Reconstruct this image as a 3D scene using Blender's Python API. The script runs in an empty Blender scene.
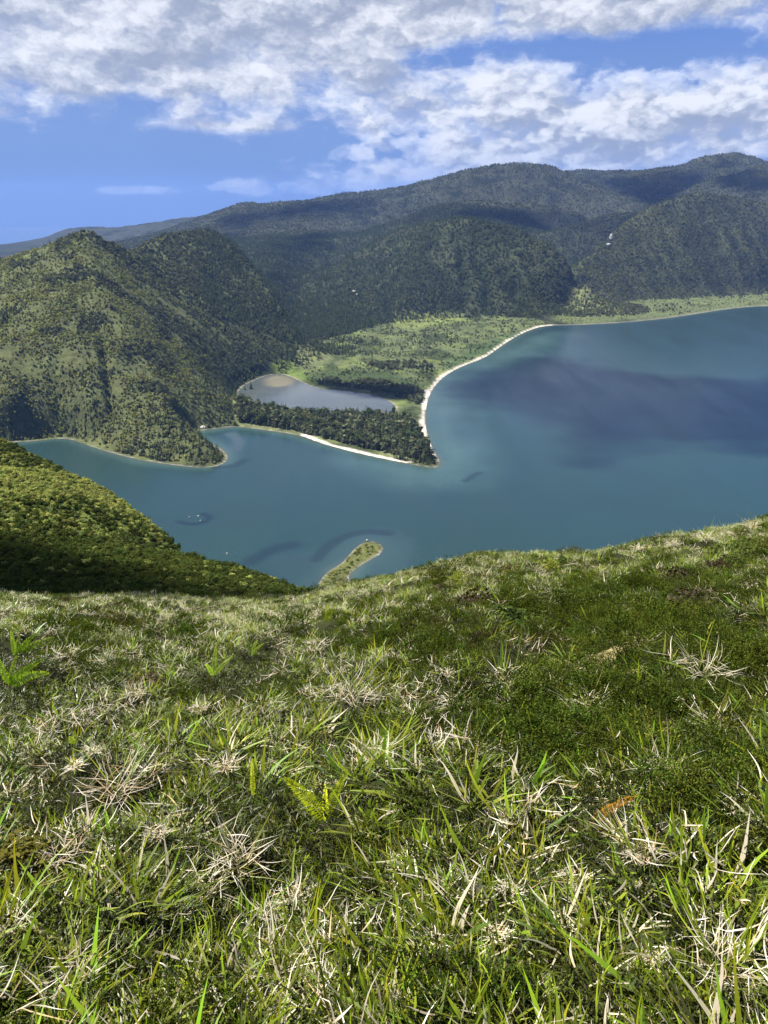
import bpy, math, random
import numpy as np
from mathutils import Vector, Euler

random.seed(7)
rng = np.random.default_rng(11)
S = bpy.context.scene
COL = S.collection

# ------------------------------------------------------------------ camera, sky, sun, exposure
F, CX, CY = 770.0, 384.0, 512.0
PITCH = math.radians(22.06)
LAKE_Z = -320.0
EYE = 1.35
SUN_DIR = Vector((-0.47, 0.10, 0.875)).normalized()      # towards the sun
SUN_EL = math.asin(SUN_DIR.z)
SUN_AZ = math.atan2(SUN_DIR.x, SUN_DIR.y)

cam_d = bpy.data.cameras.new('camera')
cam_d.sensor_fit = 'VERTICAL'; cam_d.sensor_height = 36.0
cam_d.lens = F / 1024.0 * 36.0
cam_d.clip_start = 0.05; cam_d.clip_end = 60000.0
cam = bpy.data.objects.new('camera', cam_d); COL.objects.link(cam)
cam.location = (0, 0, 0)
cam.rotation_euler = (math.radians(90) - PITCH, 0, 0)
S.camera = cam

sun_d = bpy.data.lights.new('sun', 'SUN')
sun_d.energy = 5.0; sun_d.angle = math.radians(0.53); sun_d.color = (1.0, 0.955, 0.88)
sun = bpy.data.objects.new('sun', sun_d); COL.objects.link(sun)
sun.location = (-200, 0, 400)
sun.rotation_euler = SUN_DIR.to_track_quat('Z', 'Y').to_euler()

S.view_settings.view_transform = 'Standard'
S.view_settings.look = 'None'
S.view_settings.exposure = 1.2
S.view_settings.gamma = 1.0
S.view_settings.use_curve_mapping = False
S.render.engine = 'CYCLES'
S.cycles.max_bounces = 6
S.cycles.diffuse_bounces = 2
S.cycles.glossy_bounces = 2
S.cycles.transmission_bounces = 3
S.cycles.transparent_max_bounces = 10
S.cycles.volume_bounces = 0
S.cycles.use_denoising = True


# tiny expression helper for shader maths
class X:
    def __init__(s, nt, sock): s.nt, s.k = nt, sock
    def _m(s, op, *o, clamp=False):
        n = s.nt.nodes.new('ShaderNodeMath'); n.operation = op; n.use_clamp = clamp
        s.nt.links.new(s.k, n.inputs[0])
        for i, v in enumerate(o):
            if isinstance(v, X): s.nt.links.new(v.k, n.inputs[i + 1])
            else: n.inputs[i + 1].default_value = v
        return X(s.nt, n.outputs[0])
    def __add__(s, o): return s._m('ADD', o)
    def __sub__(s, o): return s._m('SUBTRACT', o)
    def __mul__(s, o): return s._m('MULTIPLY', o)
    def __truediv__(s, o): return s._m('DIVIDE', o)
    __radd__ = __add__; __rmul__ = __mul__
    def clamp(s): return s._m('ADD', 0.0, clamp=True)
    def exp(s): return s._m('EXPONENT')
    def smooth(s, a, b, lo=0.0, hi=1.0):
        n = s.nt.nodes.new('ShaderNodeMapRange'); n.interpolation_type = 'SMOOTHSTEP'
        s.nt.links.new(s.k, n.inputs['Value'])
        n.inputs['From Min'].default_value = a; n.inputs['From Max'].default_value = b
        n.inputs['To Min'].default_value = lo; n.inputs['To Max'].default_value = hi
        return X(s.nt, n.outputs['Result'])


def comb(nt, x, y, z=0.0):
    n = nt.nodes.new('ShaderNodeCombineXYZ')
    for i, v in enumerate((x, y, z)):
        if isinstance(v, X): nt.links.new(v.k, n.inputs[i])
        else: n.inputs[i].default_value = v
    return n.outputs[0]


def noise(nt, vec, scale, detail=4.0, rough=0.55, dist=0.0, lac=2.0, out='Fac', dims='3D'):
    n = nt.nodes.new('ShaderNodeTexNoise'); n.noise_dimensions = dims
    n.inputs['Scale'].default_value = scale; n.inputs['Detail'].default_value = detail
    n.inputs['Roughness'].default_value = rough; n.inputs['Distortion'].default_value = dist
    n.inputs['Lacunarity'].default_value = lac
    if vec is not None: nt.links.new(vec, n.inputs['Vector'])
    return X(nt, n.outputs[out])


def mixc(nt, fac, a, b, mode='MIX'):
    n = nt.nodes.new('ShaderNodeMix'); n.data_type = 'RGBA'; n.blend_type = mode
    ins = [i for i in n.inputs if i.type == 'RGBA']
    if isinstance(fac, X): nt.links.new(fac.k, n.inputs[0])
    else: n.inputs[0].default_value = fac
    for s, v in zip(ins, (a, b)):
        if isinstance(v, (tuple, list)): s.default_value = (*v[:3], 1)
        else: nt.links.new(v, s)
    return [o for o in n.outputs if o.type == 'RGBA'][0]


def build_world():
    w = bpy.data.worlds.new('World'); S.world = w; w.use_nodes = True
    nt = w.node_tree; nt.nodes.clear()
    out = nt.nodes.new('ShaderNodeOutputWorld'); bg = nt.nodes.new('ShaderNodeBackground')
    nt.links.new(bg.outputs[0], out.inputs[0])
    bg.inputs['Strength'].default_value = 0.05
    sky = nt.nodes.new('ShaderNodeTexSky'); sky.sky_type = 'NISHITA'; sky.sun_disc = False
    sky.sun_elevation = SUN_EL; sky.sun_rotation = SUN_AZ
    sky.altitude = 900; sky.air_density = 1.0; sky.dust_density = 0.4; sky.ozone_density = 2.5
    tc = nt.nodes.new('ShaderNodeTexCoord')
    sep = nt.nodes.new('ShaderNodeSeparateXYZ'); nt.links.new(tc.outputs['Generated'], sep.inputs[0])
    x, y, z = (X(nt, sep.outputs[i]) for i in range(3))
    az = x._m('ARCTAN2', y) * 57.29578
    el = z._m('ARCSINE') * 57.29578
    # the clear blue, deepened the way the photograph has it
    tint = nt.nodes.new('ShaderNodeMix'); tint.data_type = 'RGBA'; tint.blend_type = 'MULTIPLY'
    tint.inputs[0].default_value = 1.0
    nt.links.new(sky.outputs[0], tint.inputs[6]); tint.inputs[7].default_value = (0.62, 0.76, 1.02, 1)
    grad = mixc(nt, el.smooth(-0.5, 5.0), (1.00, 2.05, 5.0), (1.75, 2.85, 5.9))
    grad = mixc(nt, el.smooth(5.0, 12.0), grad, (1.25, 2.4, 6.0))
    grad = mixc(nt, el.smooth(13.0, 50.0), grad, (0.45, 0.9, 2.6))
    clear = mixc(nt, 0.86, tint.outputs[2], grad)
    # cloud field in direction space
    pos = comb(nt, az, el, 0.0)
    def blob(a0, e0, sa, se, k):
        n = nt.nodes.new('ShaderNodeTexGradient'); n.gradient_type = 'QUADRATIC_SPHERE'
        tm = n.texture_mapping; tm.vector_type = 'POINT'
        tm.scale = (1 / (2.2 * sa), 1 / (2.2 * se), 1); tm.translation = (-a0 / (2.2 * sa), -e0 / (2.2 * se), 0)
        nt.links.new(pos, n.inputs[0])
        return X(nt, n.outputs['Fac']) * k
    def puff(vec, scale):
        n = nt.nodes.new('ShaderNodeTexVoronoi'); n.voronoi_dimensions = '2D'; n.feature = 'F1'; n.inputs['Scale'].default_value = scale
        nt.links.new(vec, n.inputs['Vector'])
        return X(nt, n.outputs['Distance'])
    wn = nt.nodes.new('ShaderNodeTexNoise'); wn.noise_dimensions = '2D'; wn.inputs['Scale'].default_value = 0.9; wn.inputs['Detail'].default_value = 5.0
    nt.links.new(comb(nt, az, el * 1.8, 9.1), wn.inputs['Vector'])
    ws = nt.nodes.new('ShaderNodeSeparateXYZ'); nt.links.new(wn.outputs['Color'], ws.inputs[0])
    wx_, wy_ = X(nt, ws.outputs[0]) - 0.5, X(nt, ws.outputs[1]) - 0.5
    def body(dx, dy, det):
        ax, ey = az + dx + wx_ * 1.6, el + dy + wy_ * 0.9
        v = comb(nt, ax, ey * 1.75, 3.7)
        n1 = noise(nt, v, 0.17, det, 0.58, dims='2D')
        return n1 * 0.9 - (puff(v, 0.36) * 0.25 + puff(v, 0.95) * 0.16) * pf
    fine = noise(nt, comb(nt, az, el * 1.8, 1.3), 2.6, 5.0, 0.6, dims='2D')
    sheet = (blob(-13, 11.0, 19, 3.9, 0.80) + blob(1.5, 10.9, 7, 2.3, 0.36) + blob(16.5, 11.4, 9, 1.7, 0.70)
             + blob(-19, 6.8, 8, 1.3, 0.26) + blob(-24, 4.9, 2.2, 0.6, 0.30) + blob(-11, 4.5, 9, 0.5, 0.30) + blob(-8.5, 7.0, 6, 1.5, 0.22))
    heap = (blob(13, 5.2, 10.5, 2.3, 0.42) + blob(22, 5.4, 6, 2.2, 0.28) + blob(2.5, 5.6, 4.5, 1.8, 0.34) + blob(8.5, 7.3, 2.6, .9, 0.16)
            + blob(5.8, 2.7, 2.8, 0.9, 0.46) + blob(8.6, 2.5, 2.2, .6, 0.30) + blob(14.9, 2.7, 1.5, 1.0, 0.46) + blob(22.6, 2.8, 1.5, 1.2, 0.44) + blob(23.5, 7.2, 1.6, .6, 0.22)
            + blob(-10.2, 0.8, 2.2, 0.42, 0.58) + blob(-16.6, 0.6, 2.4, 0.28, 0.46) + blob(-4.6, 0.85, 2.8, 0.5, 0.46) + blob(0.5, 1.6, 3.0, 1.0, 0.26) + blob(12, 2.6, 13, 2.2, 0.38))
    gaps = (blob(7.2, 11.0, 1.1, 2.0, 0.3) + blob(15.5, 8.8, 8.0, 0.55, 0.22) + blob(3.5, 8.6, 3.5, .6, 0.16) + blob(-19, 2.9, 14, 1.3, 0.22) + blob(7, 4.0, 1.6, .5, .08))
    high = el.smooth(16.0, 34.0) * -0.05
    hard = (heap * 4.0).clamp(); pf = hard * 0.70 + 0.30
    B1 = body(0.0, 0.0, 8.0); B2 = body(-0.35, 0.5, 6.0); B3 = body(-1.1, 1.3, 3.0)
    dens = B1 + (fine - 0.5) * 0.05 + sheet + heap - gaps + high + (pf - 1.0) * 0.10 - 0.36 - el.smooth(0.3, -0.8) * 0.6
    rel = (B1 - B2) * 2.6 + (B1 - B3) * 1.3 + (fine - 0.5) * 0.45 + (wx_ + wy_) * 0.30
    cover = (dens / (hard * -0.19 + 0.30)).clamp().smooth(0.0, 1.0)
    thick = dens.smooth(0.04, 0.40)
    lit = (rel - thick * 0.20 + hard * 0.10).smooth(-0.75, 0.62)
    shade = mixc(nt, thick, (2.9, 3.8, 6.2), (3.3, 3.8, 4.9))
    bright = mixc(nt, thick, (5.6, 6.5, 8.8), (8.6, 8.8, 9.3))
    cl = mixc(nt, lit, shade, bright)
    low = el.smooth(-0.5, 5.0)
    cl = mixc(nt, low * 0.24 + 0.76, (2.2, 3.3, 6.0), cl)      # the air between dims the farthest of them
    fac = cover * (low * 0.2 + 0.76)
    col = mixc(nt, fac, clear, cl)
    nt.links.new(col, bg.inputs['Color'])
    w.cycles.sampling_method = 'MANUAL'; w.cycles.sample_map_resolution = 1024


build_world()


# ------------------------------------------------------------------ picture geometry -> places in the world
RGT = np.array([1.0, 0, 0]); FWD = np.array([0, math.cos(PITCH), -math.sin(PITCH)]); UPV = np.array([0, math.sin(PITCH), math.cos(PITCH)])

def ray(px, py): return (px - CX) / F * RGT - (py - CY) / F * UPV + FWD

def at(px, py, d):
    v = ray(px, py); return v * (d / math.hypot(v[0], v[1]))

def on_lake(px, py):
    v = ray(px, py); return v * (LAKE_Z / v[2])


# vectorised gradient noise
_perm = np.random.default_rng(5).permutation(4096)
_gr = np.random.default_rng(6).uniform(0, 2 * np.pi, 4096)
_gx, _gy = np.cos(_gr), np.sin(_gr)

def pnoise(x, y):
    xi = np.floor(x).astype(np.int64); yi = np.floor(y).astype(np.int64)
    xf = x - xi; yf = y - yi
    u = xf * xf * xf * (xf * (xf * 6 - 15) + 10); v = yf * yf * yf * (yf * (yf * 6 - 15) + 10)
    def g(ix, iy, dx, dy):
        h = _perm[(_perm[ix & 4095] + iy) & 4095]
        return _gx[h] * dx + _gy[h] * dy
    a = g(xi, yi, xf, yf); b = g(xi + 1, yi, xf - 1, yf)
    c = g(xi, yi + 1, xf, yf - 1); d = g(xi + 1, yi + 1, xf - 1, yf - 1)
    return ((a + u * (b - a)) + v * ((c + u * (d - c)) - (a + u * (b - a)))) * 1.5

def fbm(x, y, o=5, gain=0.5, ridged=False):
    s = np.zeros_like(x); a = 1.0; t = 0
    for i in range(o):
        n = pnoise(x * 2 ** i + 17.3 * i, y * 2 ** i - 9.1 * i)
        if ridged: n = 1 - 2 * np.abs(n)
        s += a * n; t += a; a *= gain
    return s / t

def sstep(a, b, x):
    t = np.clip((x - a) / (b - a), 0, 1); return t * t * (3 - 2 * t)

def inside(poly, x, y):
    r = np.zeros(x.shape, bool); n = len(poly)
    for i in range(n):
        x1, y1 = poly[i]; x2, y2 = poly[(i + 1) % n]
        if y1 == y2: continue
        c = ((y1 > y) != (y2 > y)) & (x < (x2 - x1) * (y - y1) / (y2 - y1) + x1)
        r ^= c
    return r

def edge_dist(poly, x, y, closed=True):
    d = np.full(x.shape, 1e9); n = len(poly)
    for i in range(n if closed else n - 1):
        x1, y1 = poly[i]; x2, y2 = poly[(i + 1) % n]
        dx, dy = x2 - x1, y2 - y1; L = dx * dx + dy * dy + 1e-9
        t = np.clip(((x - x1) * dx + (y - y1) * dy) / L, 0, 1)
        d = np.minimum(d, np.hypot(x - x1 - t * dx, y - y1 - t * dy))
    return d

def smooth_poly(pts, closed=True, it=2):
    p = [np.array(q, float) for q in pts]
    for _ in range(it):
        q = []
        n = len(p)
        for i in range(n if closed else n - 1):
            a, b = p[i], p[(i + 1) % n]
            q += [a * .75 + b * .25, a * .25 + b * .75]
        if not closed: q = [p[0]] + q + [p[-1]]
        p = q
    return [tuple(v) for v in p]

def flat(pts, **k): return smooth_poly([on_lake(*p)[:2] for p in pts], **k)

LAKE_PX = [(35, 441), (60, 438), (75, 440), (95, 448), (130, 458), (165, 464), (200, 468), (222, 466), (230, 456), (216, 445),
           (190, 437), (185, 432), (205, 430), (235, 426), (265, 430), (300, 435), (320, 443), (345, 450), (370, 456), (400, 462),
           (425, 467), (438, 468), (441, 462), (432, 448), (426, 430), (425, 415), (428, 398), (435, 385), (447, 374), (465, 365),
           (485, 358), (500, 347), (515, 337), (530, 330), (545, 325.5), (570, 325), (600, 324), (630, 322), (660, 319), (690, 315),
           (720, 310), (745, 307), (768, 306), (830, 303), (950, 306), (1100, 335), (1200, 450), (1150, 620),
           (900, 640), (700, 632), (500, 625), (400, 616), (349, 606), (345, 584), (350, 574), (358, 567), (370, 560), (381, 554), (384, 547),
           (376, 541.5), (366, 541), (356, 547), (348, 556), (341, 564), (330, 570), (322, 577), (314, 592), (300, 606),
           (200, 596), (100, 588), (0, 580), (-100, 570), (-170, 510), (-60, 452), (0, 443)]
LAGOON_PX = [(237, 393), (243, 386), (255, 380), (268, 375), (282, 374), (292, 377), (305, 384), (320, 389), (345, 391), (370, 394),
             (385, 399), (395, 405), (396, 411), (388, 414), (340, 415), (290, 412), (260, 408), (242, 399)]
LAKE = flat(LAKE_PX); LAGOON = flat(LAGOON_PX)

# near ground: brow line of the slope we stand on, as tangent of the view angle per bearing
BROW = [(-200, 604), (0, 603), (100, 605), (200, 607), (300, 604), (330, 596), (360, 590), (390, 585), (420, 577), (450, 570), (480, 564),
        (520, 562), (560, 564), (590, 560), (620, 555), (660, 547), (700, 542), (740, 535), (768, 528), (900, 505), (1100, 480)]
_baz, _btan = [], []
for px, py in BROW:
    v = ray(px, py); _baz.append(math.atan2(v[0], v[1])); _btan.append(-v[2] / math.hypot(v[0], v[1]))
_baz = np.array(_baz); _btan = np.array(_btan)
BROW_D = 30.0

def near_h(x, y, detail=True):
    r = np.hypot(x, y); a = np.arctan2(x, y)
    a2 = np.clip(a, _baz[0], _baz[-1])
    T = np.interp(a2, _baz, _btan)
    # behind the camera the hillside simply goes on rising
    back = sstep(1.0, 2.4, np.abs(a))
    slope = (T - EYE / BROW_D) * (1 - back) - 0.25 * back
    z = -EYE - slope * r
    over = np.clip(r - BROW_D * 0.72, 0, None)
    z -= 0.00085 * over ** 2 - 0.0
    z += 0.06 * np.clip(r, 0, BROW_D * .72) ** 2 / (BROW_D * .72) * 0.0
    if detail:
        k = sstep(0.6, 2.5, r)
        z += k * (0.34 * fbm(x * .5 + 3, y * .5, 4) + 0.24 * fbm(x * 1.5, y * 1.5 + 8, 3))
        z += 0.11 * (1 - 2.2 * np.abs(pnoise(x * 1.7 + 4, y * 1.7))) * sstep(2.0, 5.0, r) + 0.10 * (1 - 2.2 * np.abs(pnoise(x * .75 + 14, y * .75))) * sstep(5.0, 10.0, r)
        z += k * (0.34 * fbm(x * .11, y * .11 + 40, 3) + 0.58 * fbm(x * .28 + 9, y * .28, 3)) * sstep(5, 16, r)
    return z

# ------------------------------------------------------------------ the far land, solved between ridge and shore lines on a log-polar net
R0, R1, TH = 44.0, 15000.0, math.radians(54)
STEP = 0.0036
NR = int((math.log(R1) - math.log(R0)) / STEP) + 1
NT = int(2 * TH / STEP) + 1
lnr = np.linspace(math.log(R0), math.log(R1), NR); th = np.linspace(-TH, TH, NT)
RR, TT = np.meshgrid(np.exp(lnr), th, indexing='ij')
GX, GY = RR * np.sin(TT), RR * np.cos(TT)
cons = np.full((NR, NT), np.nan)

def put(x, y, z):
    r = np.hypot(x, y); t = np.arctan2(x, y)
    i = np.round((np.log(r) - lnr[0]) / (lnr[1] - lnr[0])).astype(int); j = np.round((t + TH) / (th[1] - th[0])).astype(int)
    ok = (i >= 0) & (i < NR) & (j >= 0) & (j < NT)
    cons[i[ok], j[ok]] = z[ok]

def line3(P, n=500):
    P = np.array(P, float); s = np.r_[0, np.cumsum(np.hypot(np.diff(P[:, 0]), np.diff(P[:, 1])) + 1e-6)]
    t = np.linspace(0, s[-1], n)
    return np.stack([np.interp(t, s, P[:, k]) for k in range(P.shape[1])], 1)

def ridge(pts, back=0.07, dz=45.0):
    L = line3(pts); Q = np.array([at(*p) for p in L])
    put(Q[:, 0], Q[:, 1], Q[:, 2])
    if back:
        k = 1 + back; put(Q[:, 0] * k, Q[:, 1] * k, Q[:, 2] * 1.0 - dz)
    return Q

def level(pts, h):
    L = line3(pts); Q = np.array([on_lake(*p[:2]) for p in L])
    put(Q[:, 0], Q[:, 1], np.full(len(Q), LAKE_Z + h))

# far coast and main mountains
ridge([(-300, 255, 9500), (0, 245, 9500), (40, 240, 9000)], .1, 200)
ridge([(30, 245, 7600), (65, 230, 7500), (90, 226, 7400), (120, 228, 7200), (140, 226, 7000), (170, 220, 6800), (215, 216, 6500)], .1, 160)
ridge([(130, 249, 5300), (165, 233, 5200), (200, 219, 5000), (232, 206, 4900), (247, 202, 4800), (262, 205, 4800), (300, 201, 4800), (322, 196, 4800),
       (345, 194, 4800), (365, 193, 4800), (400, 189, 4850), (440, 178, 4800), (480, 166, 4750), (515, 162, 4700), (545, 164, 4700), (580, 177, 4600), (620, 192, 4450), (650, 206, 4300)], .08, 110)
ridge([(555, 169, 5600), (600, 171, 5600), (650, 170, 5600), (682, 167, 5500), (692, 163, 5450), (707, 154, 5400), (730, 152, 5400), (746, 150, 5400), (754, 158, 5400), (800, 172, 5400), (1000, 180, 5400)], .08, 150)
ridge([(1100, 150, 4500), (900, 150, 4500), (768, 164, 4500), (740, 172, 4450), (700, 184, 4350), (675, 193, 4200)], .08, 110)
ridge([(385, 226, 3550), (400, 222, 3560), (430, 208, 3650), (470, 201, 3760), (510, 202, 3780), (545, 204, 3800), (575, 208, 3820), (600, 215, 3780)], .08, 150)
# mountain over the far shore
def LD(px, py): return float(np.hypot(*on_lake(px, py)[:2]))
ridge([(575, 275, 2760), (586, 258, 2880), (600, 240, 3020), (620, 224, 3160), (650, 206, 3300), (690, 193, 3420), (720, 192, 3460), (768, 203, 3480), (850, 215, 3500), (1000, 225, 3500), (1200, 220, 3500)], .08, 160)
ridge([(650, 205, 3580), (600, 216, 3600), (570, 227, 3520), (550, 238, 3420)], .06, 60)
for q in ([(690, 194, 3400), (684, 230, 3230), (678, 265, 3060), (674, 300, LD(674, 300) - 5)], [(715, 236, 3240), (712, 268, 3110), (710, 299, LD(710, 299) - 5)], [(745, 199, 3450), (750, 240, 3270), (754, 272, 3150), (757, 296, LD(757, 296) - 5)],
          [(640, 236, 3120), (636, 268, 2960), (632, 303, LD(632, 303) - 5)], [(600, 241, 3010), (604, 275, 2850), (606, 305, LD(606, 305) - 5)]): ridge(q, 0)
# forested hill in the middle
ridge([(322, 282, 2640), (340, 262, 2750), (380, 239, 2780), (420, 225, 2760), (455, 217, 2700), (490, 222, 2660), (530, 236, 2610), (560, 252, 2560), (578, 270, 2520), (592, 292, 2480)], .08, 90)
ridge([(455, 218, 2690), (440, 250, 2540), (420, 285, 2370), (400, 308, 2230)], 0)
level([(345, 338), (370, 330), (400, 322), (440, 320), (490, 320), (530, 321), (556, 316), (590, 307), (640, 302), (700, 299), (768, 296), (850, 292), (1000, 294)], 8)
# valley to the saddle on the left of it
ridge([(302, 352, 1790), (304, 326, 2010), (296, 301, 2340), (286, 276, 2690), (276, 251, 3100), (262, 240, 3500)], 0)
# ridge left of the valley, gully, spur and knob of the left hill
ridge([(150, 246, 1950), (166, 238, 2020), (190, 233, 2100), (212, 232, 2150), (235, 241, 2110), (255, 268, 2010), (275, 296, 1900), (290, 320, 1790), (300, 337, 1690)], .07, 45)
ridge([(152, 258, 1850), (180, 310, 1600), (210, 360, 1425), (234, 387, 1385)], 0)
ridge([(-300, 250, 1900), (-100, 262, 1800), (0, 263, 1750), (50, 248, 1740), (70, 241, 1720), (78, 234, 1705), (86, 231.5, 1700), (95, 236, 1700), (115, 247, 1730), (140, 254, 1780), (155, 257, 1830)], .06, 40)
ridge([(86, 233, 1695), (92, 262, 1560), (104, 292, 1450), (125, 331, 1330), (150, 371, 1230), (175, 406, 1120), (205, 443, 1010), (218, 457, 972)], 0)
ridge([(60, 300, 1420), (75, 350, 1270), (88, 400, 1150)], 0)
ridge([(-10, 290, 1560), (0, 350, 1310), (10, 410, 1135)], 0)
# plain behind the beach
for pts, h in [([(300, 372), (330, 384), (380, 388), (410, 398), (415, 420)], 1.6), ([(310, 355), (360, 350), (430, 360), (470, 352)], 3.0),
               ([(330, 345), (390, 338), (450, 336), (520, 328)], 4.5), ([(245, 415), (290, 423), (340, 432), (400, 446), (420, 455)], 2.4), ([(405, 405), (408, 440)], 2.0)]:
    level(pts, h)
ridge([(-300, 285, 5200), (60, 268, 5200), (118, 258, 5250)], 0)
# near left: shrub dip, hillock, wall down to the water
ridge([(-250, 590, 62), (0, 596, 62), (100, 600, 62), (200, 604, 62), (300, 603, 62)], 0)
ridge([(-250, 530, 120), (0, 552, 115), (100, 566, 110), (190, 580, 100), (250, 588, 92), (300, 597, 84)], 0)
ridge([(318, 600, 92), (305, 593, 98), (270, 580, 112), (240, 572, 124), (205, 563, 140), (188, 558, 160)], .16, 26)
ridge([(188, 558, 176), (180, 548, 190), (165, 531, 206), (150, 519, 222), (125, 504, 240), (100, 490, 258), (70, 471, 276), (40, 455, 294), (0, 440, 315), (-100, 415, 350), (-300, 390, 400)], .14, 34)
ridge([(-200, 490, 215), (0, 505, 178), (60, 522, 166), (110, 541, 158), (160, 556, 150)], 0)
ridge([(0, 470, 240), (50, 483, 222), (80, 505, 200), (95, 535, 180)], 0)
# hillside just beyond the brow, then the caldera wall
for rr in (R0, 47, 50):
    t = np.linspace(-TH, TH, 900); x, y = rr * np.sin(t), rr * np.cos(t); put(x, y, near_h(x, y, False))
t = np.linspace(math.radians(-4), TH, 500)
for rr, zz in ((90, -62), (200, -150), (400, -252)):
    put(rr * np.sin(t), rr * np.cos(t), np.full(t.shape, float(zz)) + 6 * np.sin(t * 9))
# rim of the world
t = np.linspace(-TH, TH, 1500)
put(14900 * np.sin(t), 14900 * np.cos(t), np.full(t.shape, -935.0))
t = np.linspace(-TH, math.radians(-14), 500); put(11200 * np.sin(t), 11200 * np.cos(t), np.full(t.shape, -930.0))

SD_lake = edge_dist(LAKE, GX, GY); IN_lake = inside(LAKE, GX, GY)
SD_lag = edge_dist(LAGOON, GX, GY); IN_lag = inside(LAGOON, GX, GY)
wet = IN_lake | IN_lag
shore = np.where(wet, -1, 1) * np.minimum(SD_lake, SD_lag)          # signed distance to water's edge
cons[wet] = LAKE_Z - 1.5
edge = (~wet) & (np.minimum(SD_lake, SD_lag) < 6)
cons[edge] = LAKE_Z + 0.5

def solve(c):
    pyr = [c]
    while min(pyr[-1].shape) > 24:
        q = pyr[-1]; h, w = (q.shape[0] + 1) // 2 * 2, (q.shape[1] + 1) // 2 * 2
        p = np.full((h, w), np.nan); p[:q.shape[0], :q.shape[1]] = q
        b = p.reshape(h // 2, 2, w // 2, 2); m = ~np.isnan(b); k = m.sum((1, 3))
        s = np.where(m, b, 0).sum((1, 3))
        pyr.append(np.where(k > 0, s / np.maximum(k, 1), np.nan))
    z = None
    for lev, q in enumerate(reversed(pyr)):
        m = ~np.isnan(q)
        if z is None: z = np.full(q.shape, np.nanmean(q))
        else:
            z = np.repeat(np.repeat(z, 2, 0), 2, 1)[:q.shape[0], :q.shape[1]]
        z[m] = q[m]
        for _ in range(400 if lev < 3 else 160 if q.size < 200000 else 60):
            p = np.pad(z, 1, mode='edge')
            n = 0.25 * (p[:-2, 1:-1] + p[2:, 1:-1] + p[1:-1, :-2] + p[1:-1, 2:])
            n[m] = q[m]; z = n
    return z

Z = solve(cons)
p = np.pad(Z, 2, mode='edge')                                        # soften the creases a little
Zs = sum(p[i:i + NR, j:j + NT] for i in range(5) for j in range(5)) / 25.0
Z = np.where(RR < 55, Z, Zs)
relief = sstep(4, 90, Z - LAKE_Z) * sstep(20, 140, np.where(wet, 0, np.minimum(SD_lake, SD_lag)))
big = sstep(700, 1400, RR)
wx, wy = GX + 60 * fbm(GX / 300, GY / 300, 3), GY + 60 * fbm(GX / 300 + 50, GY / 300, 3)
amp = np.where(RR > 3800, 16.0, 14.0)
Z = Z + relief * big * (amp * (fbm(wx / 260, wy / 260, 5, .5, True) - 0.25) + 3.5 * fbm(GX / 40, GY / 40, 3) + np.where(RR > 1900, 7.0, 4.0) * fbm(wx / 90, wy / 90, 4, .55, True))
nearhill = (1 - big) * sstep(55, 130, RR) * sstep(4, 60, Z - LAKE_Z)
Z = Z + nearhill * (3.0 * fbm(GX / 36, GY / 36, 4, .5))
def drainage(z):
    """catchment area above every cell (steepest descent)"""
    p = np.pad(z, 1, constant_values=1e9)
    sh = [(a, b) for a in (-1, 0, 1) for b in (-1, 0, 1) if a or b]
    nb = np.stack([(p[1 + a:1 + a + NR, 1 + b:1 + b + NT] - z) / math.hypot(a, b) for a, b in sh])
    k = nb.argmin(0); down = nb.min(0) < 0
    off = np.array([a * NT + b for a, b in sh])[k].ravel(); down = down.ravel().tolist()
    to = (np.arange(z.size) + off).tolist()
    acc = (RR.ravel() ** 2 * STEP ** 2).tolist()
    for i in np.argsort(-z.ravel()).tolist():
        if down[i]: acc[to[i]] += acc[i]
    return np.array(acc).reshape(z.shape)

def blur(a, n):
    for _ in range(n):
        q = np.pad(a, 1, mode='edge')
        a = (q[1:-1, 1:-1] * 4 + (q[:-2, 1:-1] + q[2:, 1:-1] + q[1:-1, :-2] + q[1:-1, 2:]) * 2 + q[:-2, :-2] + q[2:, 2:] + q[:-2, 2:] + q[2:, :-2]) / 16
    return a

# running water has cut gullies into the slopes
GULLY = np.zeros((NR, NT)); land_k = np.where(wet | (RR < 700), 0, 1) * sstep(8, 60, Z - LAKE_Z)
for rnd in range(3):
    g = np.clip(np.log(drainage(Z + 1.5 * fbm(GX / 25, GY / 25, 2)) / np.where(RR > 3500, 9000.0, 1500.0)), 0, 4.5)
    g = blur(g, 2 if rnd < 2 else 1)
    Z = Z - land_k * g * np.where(RR > 3500, 7.5, 4.6); GULLY = g
GULLY = blur(GULLY, 2)

# the shore itself: gentle bank outside, basin inside
bank = LAKE_Z + np.clip(shore, -30, 12) * 0.09
k = sstep(6, 24, shore)
Z = np.where(shore < 24, bank * (1 - k) + np.maximum(Z, LAKE_Z + 0.8) * k, np.maximum(Z, np.where(RR < 6500, LAKE_Z + 0.8, -2000)))
far_land = Z

def land(x, y, field=None):
    """height of the far land at world points (bilinear)"""
    r = np.hypot(x, y); t = np.arctan2(x, y)
    i = np.clip((np.log(r) - lnr[0]) / (lnr[1] - lnr[0]), 0, NR - 1.001); j = np.clip((t + TH) / (th[1] - th[0]), 0, NT - 1.001)
    i0, j0 = i.astype(int), j.astype(int); fi, fj = i - i0, j - j0
    far_land = globals()['far_land'] if field is None else field
    return (far_land[i0, j0] * (1 - fi) * (1 - fj) + far_land[i0 + 1, j0] * fi * (1 - fj) + far_land[i0, j0 + 1] * (1 - fi) * fj + far_land[i0 + 1, j0 + 1] * fi * fj)

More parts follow.
